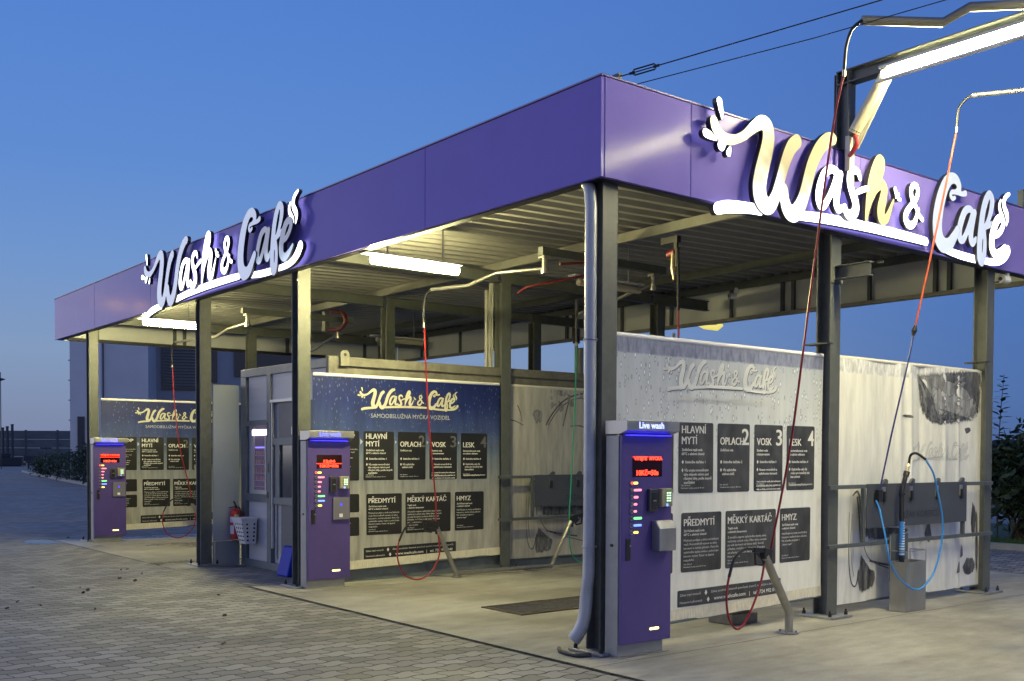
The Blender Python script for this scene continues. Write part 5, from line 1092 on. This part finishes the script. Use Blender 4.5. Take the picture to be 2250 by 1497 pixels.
# precast fence
fp0, fp1 = Vector((-140.5, 18.9, 0)), Vector((-128.2, 34.5, 0)); fd = fp1-fp0; fl_ = fd.length; fd.normalize(); n_ = int(fl_/3.9)
fe = thing('concrete_fence', 'tall dark precast concrete panel fence across the far left', 'fence', (fp0+fp1)/2)
FM = mat('fence_concrete', (.085, .105, .115), .8, 0, .2, .9, stretch=(1, 1, 3))
for i in range(n_):
    a = fp0+fd*(i*fl_/n_+.12); b = fp0+fd*((i+1)*fl_/n_-.12)
    mb = MB()
    for k in range(4): mb.bar(a+Vector((0, 0, .55+k*1.08)), b+Vector((0, 0, .55+k*1.08)), .10, 1.06)
    mb.build('panel', FM, fe)
    mb = MB(); c = fp0+fd*(i*fl_/n_); mb.bar(c, c+Vector((0, 0, 4.42)), .24, .24, up=(1, 0, 0)); mb.build('post', mat('fence_post_concrete', (.07, .085, .095), .8), fe)
mb = MB(); mb.bar(fp0+Vector((1, 0, .5)), fp1+Vector((1, 0, .5)), .3, 1.0); mb.build('base_wall', mat('fence_base', (.06, .075, .09), .8), fe)
for i, (px_, h_) in enumerate(((28, 4.9), (17, 4.65), (7, 4.5))):
    c = FP(px_, 126); mb = MB(); mb.cyl(c, c+Vector((0, 0, h_)), .16, 10); mb.cyl(c+Vector((0, 0, h_)), c+Vector((0, 0, h_+.12)), .2, 10)
    mb.top('steel_post', mat('post_dark', (.03, .04, .055), .5), ['rightmost and tallest of the three dark posts before the far concrete fence', 'middle one of the three dark posts before the far concrete fence', 'leftmost of the three dark posts before the far concrete fence'][i], 'post', 'dark posts before the far fence')
c = FP(-14, 120); mb = MB(); mb.box(c.x-4, c.x+4, c.y-1.6, c.y+2.1, 0, 1.0); mb.box(c.x-3, c.x+3, c.y-1.2, c.y+1.2, 1.0, 1.5)
mb.top('dumpster', mat('dumpster_dark', (.018, .02, .025), .6), 'low dark skip at the left edge before the far fence', 'skip', bevel=.1)
c = FP(3, 100)
lm = thing('mast', 'slim mast with a small dark lamp head at the left edge', 'mast', c)
mb = MB(); mb.cyl(c, c+Vector((0, 0, 9.3)), .045, 6)
mb.build('pole', mat('post_dark', (.03, .04, .055)), lm)
mb = MB(); e = c+Vector((.0, .0, 8.6)); mb.tube([e+Vector((.1, -.5, -.05)), e+Vector((.0, .0, .0)), e+Vector((-.1, .45, .05))], [.05, .16, .03], 8); mb.build('lamp_head', mat('post_dark', (.03, .04, .055)), lm)
# kerbed planting bed
KC = mat('kerb_concrete', (.24, .25, .25), .8, 0, .15, 3)
mb = MB(); pk = [Vector((-84, 16.1, .07)), Vector((-72, 13.9, .07)), Vector((-62, 12.4, .07)), Vector((-54, 11.0, .07)), Vector((-44, 9.5, .07)), Vector((-30, 7.8, .07))]
for a, b in zip(pk, pk[1:]): mb.bar(a, b, .22, .15)
mb.top('kerb', KC, None, None, kind='structure')
mb = MB(); mb.add([(-84, 16.2, .05), (-72, 14, .05), (-62, 12.5, .05), (-54, 11.1, .05), (-44, 9.6, .05), (-30, 7.9, .05), (-30, 40, .05), (-60, 40, .05), (-84, 30, .05)], [tuple(range(9))]); mb.top('planting_bed', mat('bed_soil', (.025, .03, .02), .95, 0, .4, 2), None, None, kind='structure')
def leafy(name, label, cat, c, w, h, n, leaf, mleaf, group=None, seed=0, stems=3, long=1.6, fill=1.0, lumps=7):
    rnd = random.Random(seed); c = Vector(c); th = thing(name, label, cat, c, group)
    L_ = [(c+Vector(((rnd.random()-.5)*w*.7, (rnd.random()-.5)*w*.7, h*(.25+.6*rnd.random()))), w*(.22+.2*rnd.random())) for _ in range(lumps)]
    mb = MB()
    for _ in range(stems+lumps):
        tp, r_ = rnd.choice(L_); b = c+Vector(((rnd.random()-.5)*w*.2, (rnd.random()-.5)*w*.2, 0)); mid = (b+tp)/2+Vector(((rnd.random()-.5)*w*.15, (rnd.random()-.5)*w*.15, 0))
        mb.tube(smooth_path([b, mid, tp], 3), [h*.012*(1-.13*i) for i in range(7)], 5)
    mb.build('stems', mat('shrub_bark', (.045, .035, .025), .9), th)
    mb = MB()
    for _ in range(n):
        p, r_ = rnd.choice(L_); v = Vector((rnd.gauss(0, 1), rnd.gauss(0, 1), rnd.gauss(0, .85))); v = v.normalized()*r_*(rnd.random()**.4)
        q = p+v
        if q.z < .05: continue
        d = Vector((rnd.gauss(0, 1), rnd.gauss(0, 1), rnd.gauss(0, .8)-.2)).normalized(); a = d.cross(Vector((rnd.random(), rnd.random(), rnd.random()))).normalized(); s_ = leaf*(.6+.8*rnd.random())
        mb.add([q-d*s_*long/2, q+a*s_*.4, q+d*s_*long/2, q-a*s_*.4], [(0, 1, 2, 3)])
    mb.build('foliage', mleaf, th); return th
LF1 = mat('dark_green_leaves', (.022, .045, .022), .6, 0, .5, 8); LF2 = mat('mid_green_leaves', (.035, .065, .035), .55, 0, .5, 9)
for i, (px_, d_, w_, h_, lb) in enumerate([(96, 70, 1.5, .7, 'low dark shrub at the pointed end of the far kerbed bed'), (110, 66, 1.9, 1.0, 'broad dark shrub left of the pale stake in the far bed'), (136, 60, 1.9, 1.35, 'rounded dark shrub between the two pale stakes'),
        (152, 57, 2.0, 1.5, 'dark shrub just left of the building door'), (170, 53, 1.8, 1.3, 'low dense shrub in front of the building corner'), (187, 50, 1.5, 2.2, 'tallest shrub of the far bed beside the left column')]):
    leafy('garden_shrub', lb, 'shrub', FP(px_, d_, .05), w_, h_, 900, .10, LF1 if i % 2 else LF2, 'shrubs in the far kerbed bed', 20+i)
for i, (px_, d_) in enumerate(((123, 61), (156, 54))):
    c = FP(px_, d_, .05); mb = MB(); mb.cyl(c, c+Vector((0, 0, 1.1)), .04, 8)
    mb.top('wooden_stake', mat('pale_stake', (.20, .19, .16), .8), ['pale stake in the middle of the far shrub bed', 'pale stake in the far shrub bed nearest the left column'][i], 'stake', 'stakes in the far bed')
for i, (px_, d_) in enumerate(((86, 100), (118, 97))):
    c = FP(px_, d_); mb = MB(); mb.box(c.x-.4, c.x+.4, c.y-1.3, c.y+1.3, .62, .75); mb.box(c.x-.3, c.x+.3, c.y-1.1, c.y-.95, 0, .62); mb.box(c.x-.3, c.x+.3, c.y+.95, c.y+1.1, 0, .62); mb.box(c.x-.5, c.x-.4, c.y-1.3, c.y+1.3, .8, 1.25)
    mb.top('garden_bench', mat('bench_dark', (.035, .04, .05), .7), ['dark bench left of the thin T post before the far fence', 'dark bench right of the thin T post before the far fence'][i], 'bench', 'benches before the far fence')
c = FP(101, 104); mb = MB(); mb.cyl(c, c+Vector((0, 0, 2.2)), .08, 8); mb.box(c.x-.05, c.x+.05, c.y-.55, c.y+.55, 1.95, 2.08); mb.top('t_post', mat('post_dark', (.03, .04, .055)), 'thin dark T shaped post before the far concrete fence', 'post')
# right side hedge
mb = MB(); mb.add([(-14, 12.0, .03), (14, 12.0, .03), (14, 18, .03), (-14, 18, .03)], [(0, 1, 2, 3)]); mb.top('grass_verge', mat('dark_grass', (.018, .05, .015), .9, 0, .5, 12), None, None, kind='structure')
mb = MB(); mb.box(-14, 14, 11.82, 12.0, 0, .10); mb.top('kerb', KC, None, None, kind='structure')
rnd = random.Random(8); mb = MB()
for _ in range(9000):
    x = -5+10*rnd.random(); y = 12.02+1.2*rnd.random(); h_ = .05+.09*rnd.random(); a = rnd.random()*6.28; w_ = .006
    mb.add([(x-w_*math.cos(a), y-w_*math.sin(a), .03), (x+w_*math.cos(a), y+w_*math.sin(a), .03), (x+.04*(rnd.random()-.5), y+.04*(rnd.random()-.5), .03+h_)], [(0, 1, 2)])
mb.top('grass', mat('dark_grass_blades', (.022, .07, .018), .8, 0, .3, 10), 'dark grass along the right kerb', 'grass', kind='stuff')
for i, (x, y, w_, h_, n_, lb) in enumerate([(-3.15, 13.5, 1.6, 2.25, 5200, 'dark leafy bush right behind the last column'), (-2.2, 13.8, 1.8, 2.5, 6000, 'dark bush at the right picture edge beyond the last column'), (-1.0, 13.9, 1.8, 2.3, 1500, 'dark bush farther right outside the view'), (-4.2, 14.2, 1.5, 1.8, 900, 'low bush hidden left of the last column')][:2]):
    leafy('hedge_bush', lb, 'bush', (x, y, .03), w_, h_, n_, .095, LF1 if i % 2 == 0 else LF2, 'bushes right of the canopy', 50+i, lumps=17, long=2.2)
# tall weed
tw = thing('tall_weed', 'tall thin weed spike with narrow leaves above the bush', 'plant', (-3.30, 13.05, .03))
mb = MB(); mb.tube(smooth_path([(-3.36, 13.05, .03), (-3.37, 13.05, 1.4), (-3.34, 13.05, 2.3), (-3.29, 13.06, 3.02)], 5), [.014*(1-.05*i) for i in range(16)], 6); mb.build('stem', mat('weed_stem', (.03, .04, .03), .8), tw)
mb = MB(); rnd = random.Random(5)
for i in range(58):
    z = 1.5+i*.0262; k_ = 1-max(0, (z-2.3))*.9; cx_ = -3.37+.06*max(0, (z-1.8))/1.2; a = i*2.4; d = Vector((math.cos(a)*.75, math.sin(a)*.75, .05+.5*rnd.random()-.15)).normalized()*(.19*k_+.03); s_ = d.cross(Vector((0, 0, 1))).normalized()*.042
    o_ = Vector((cx_, 13.05, z)); mb.add([o_, o_+d*.5+s_+Vector((0, 0, .01)), o_+d, o_+d*.5-s_], [(0, 1, 2, 3)])
mb.build('leaves', mat('weed_leaves', (.025, .04, .025), .7), tw)
# pale wall, far trees
mb = MB(); mb.box(-18, 12, 30, 30.3, 0, 1.86); mb.top('boundary_wall', mat('pale_render_wall', (.42, .43, .42), .8, 0, .1, 1), 'low pale boundary wall behind the right bush', 'wall')
rnd = random.Random(2); mb = MB(); a0, a1 = FP(1950, 300), FP(2900, 300); n_ = 60; P0 = []; 
for i in range(n_+1):
    p = a0+(a1-a0)*i/n_; P0.append((p, 5.0+1.5*rnd.random()))
for (p, h_), (q, g_) in zip(P0, P0[1:]):
    for k in range(5): mb.add([p+Vector((k*.8, k*1.1, 0)), q+Vector((k*.8, k*1.1, 0)), q+Vector((k*.8, k*1.1, g_-k*.1)), p+Vector((k*.8, k*1.1, h_-k*.1))], [(0, 1, 2, 3)])
mb.top('distant_woodland', mat('far_trees', (.03, .045, .055), .9), 'dark far treeline on the horizon at the right', 'woodland', kind='stuff')
# street lamps
def street_lamp(label, base, h, head, glow, strength, arm_r=.05):
    th = thing('street_lamp', label, 'street lamp', base, 'street lamps'); b = Vector(base); hd = Vector(head)
    mb = MB(); mb.tube([b, b+Vector((0, 0, h))], [.10, .06], 10); mb.build('pole', GALV, th)
    mb = MB(); mb.tube([b+Vector((0, 0, h-.05)), hd], [arm_r, arm_r*.7], 8); mb.build('arm', GALV, th)
    d = (hd-(b+Vector((0, 0, h)))).normalized(); e = hd+d*.95
    mb = MB(); mb.tube([hd+Vector((0, 0, .05)), hd+d*.15+Vector((0, 0, .06)), hd+d*.7+Vector((0, 0, .07)), e+Vector((0, 0, .05))], [.05, .12, .16, .06], 12); mb.build('lamp_head', DKGREY, th)
    mb = MB(); mb.tube([hd+d*.02, hd+d*.25-Vector((0, 0, .04)), hd+d*.75-Vector((0, 0, .07)), e], [.03, .11, .16, .07], 12); mb.build('glass', emis('street_glow_%d' % int(strength*10), glow, strength), th, smooth=True)
street_lamp('street lamp with a yellow glowing head seen under the rear fascia', (-22.0, 24.0, 0), 6.5, (-21.03, 25.27, 6.55), (.85, .72, .16), .9)
street_lamp('street lamp at the roadside left of the yard, mirrored in the fascia', (-37.2, -6.3, 0), 7.6, (-36.5, -8.15, 7.55), (1.0, .55, .15), 30)
street_lamp('street lamp standing behind the photographer on the near side of the yard', (16, -24, 0), 7.6, (14.5, -23, 7.6), (1.0, .85, .6), 30)
# puddle and litter
mb = MB(); P = smooth_path([(-13.5, -.85, 0), (-13.1, -.80, 0), (-12.85, -.55, 0), (-13.0, -.36, 0), (-13.5, -.36, 0), (-13.9, -.6, 0), (-13.5, -.85, 0)], 6)[:-1]
mb.add([(p.x, p.y, .0045) for p in P], [tuple(range(len(P)))]); mb.top('puddle', mat('puddle_water', (.06, .065, .07), .22, 0, 0), None, None, kind='structure')
mb = MB(); mb.add([(0, -.030, 0), (.022, -.012, .008), (.030, .012, .003), (.006, .036, .010), (-.020, .018, .004), (-.024, -.012, .009)], [(0, 1, 2, 3, 4, 5)])
lf = mb.top('fallen_leaf', mat('dead_leaf', (.035, .022, .014), .8), 'dark curled fallen leaf lying on the pavers left of the kiosks', 'leaf', 'fallen leaves on the pavers')
rnd = random.Random(31); spots = []
for px_, py_ in ((228, 1267), (222, 1276), (266, 1254), (280, 1253), (176, 1293), (88, 1280), (72, 1293), (193, 1299), (183, 1305), (39, 1325), (89, 1333), (390, 1298), (494, 1355), (297, 1278), (263, 1273), (209, 1341), (437, 1427), (492, 1418), (16, 1339), (312, 1262), (480, 1310), (505, 1230), (545, 1235), (573, 1237), (150, 1183), (165, 1182)):
    t_ = (px_-1096.3)/2276.3; v_ = -(py_-1060.35)/2276.3; d = Vector((-.7858+.6181*t_-.0235*v_, .6179+.7861*t_+.0134*v_, -.0267+.004*t_+.9996*v_)); k_ = -1.55/d.z
    spots.append((5.688+d.x*k_, -5.435+d.y*k_))
for i, (x, y) in enumerate(spots):
    o = lf if i == 0 else lf.copy()
    if i: col.objects.link(o)
    o.location = (x, y, .008); s_ = .4+rnd.random()*.6; o.scale = (s_, s_, s_*1.4); o.rotation_euler = (rnd.random()*.5, rnd.random()*.5, rnd.random()*6.28)
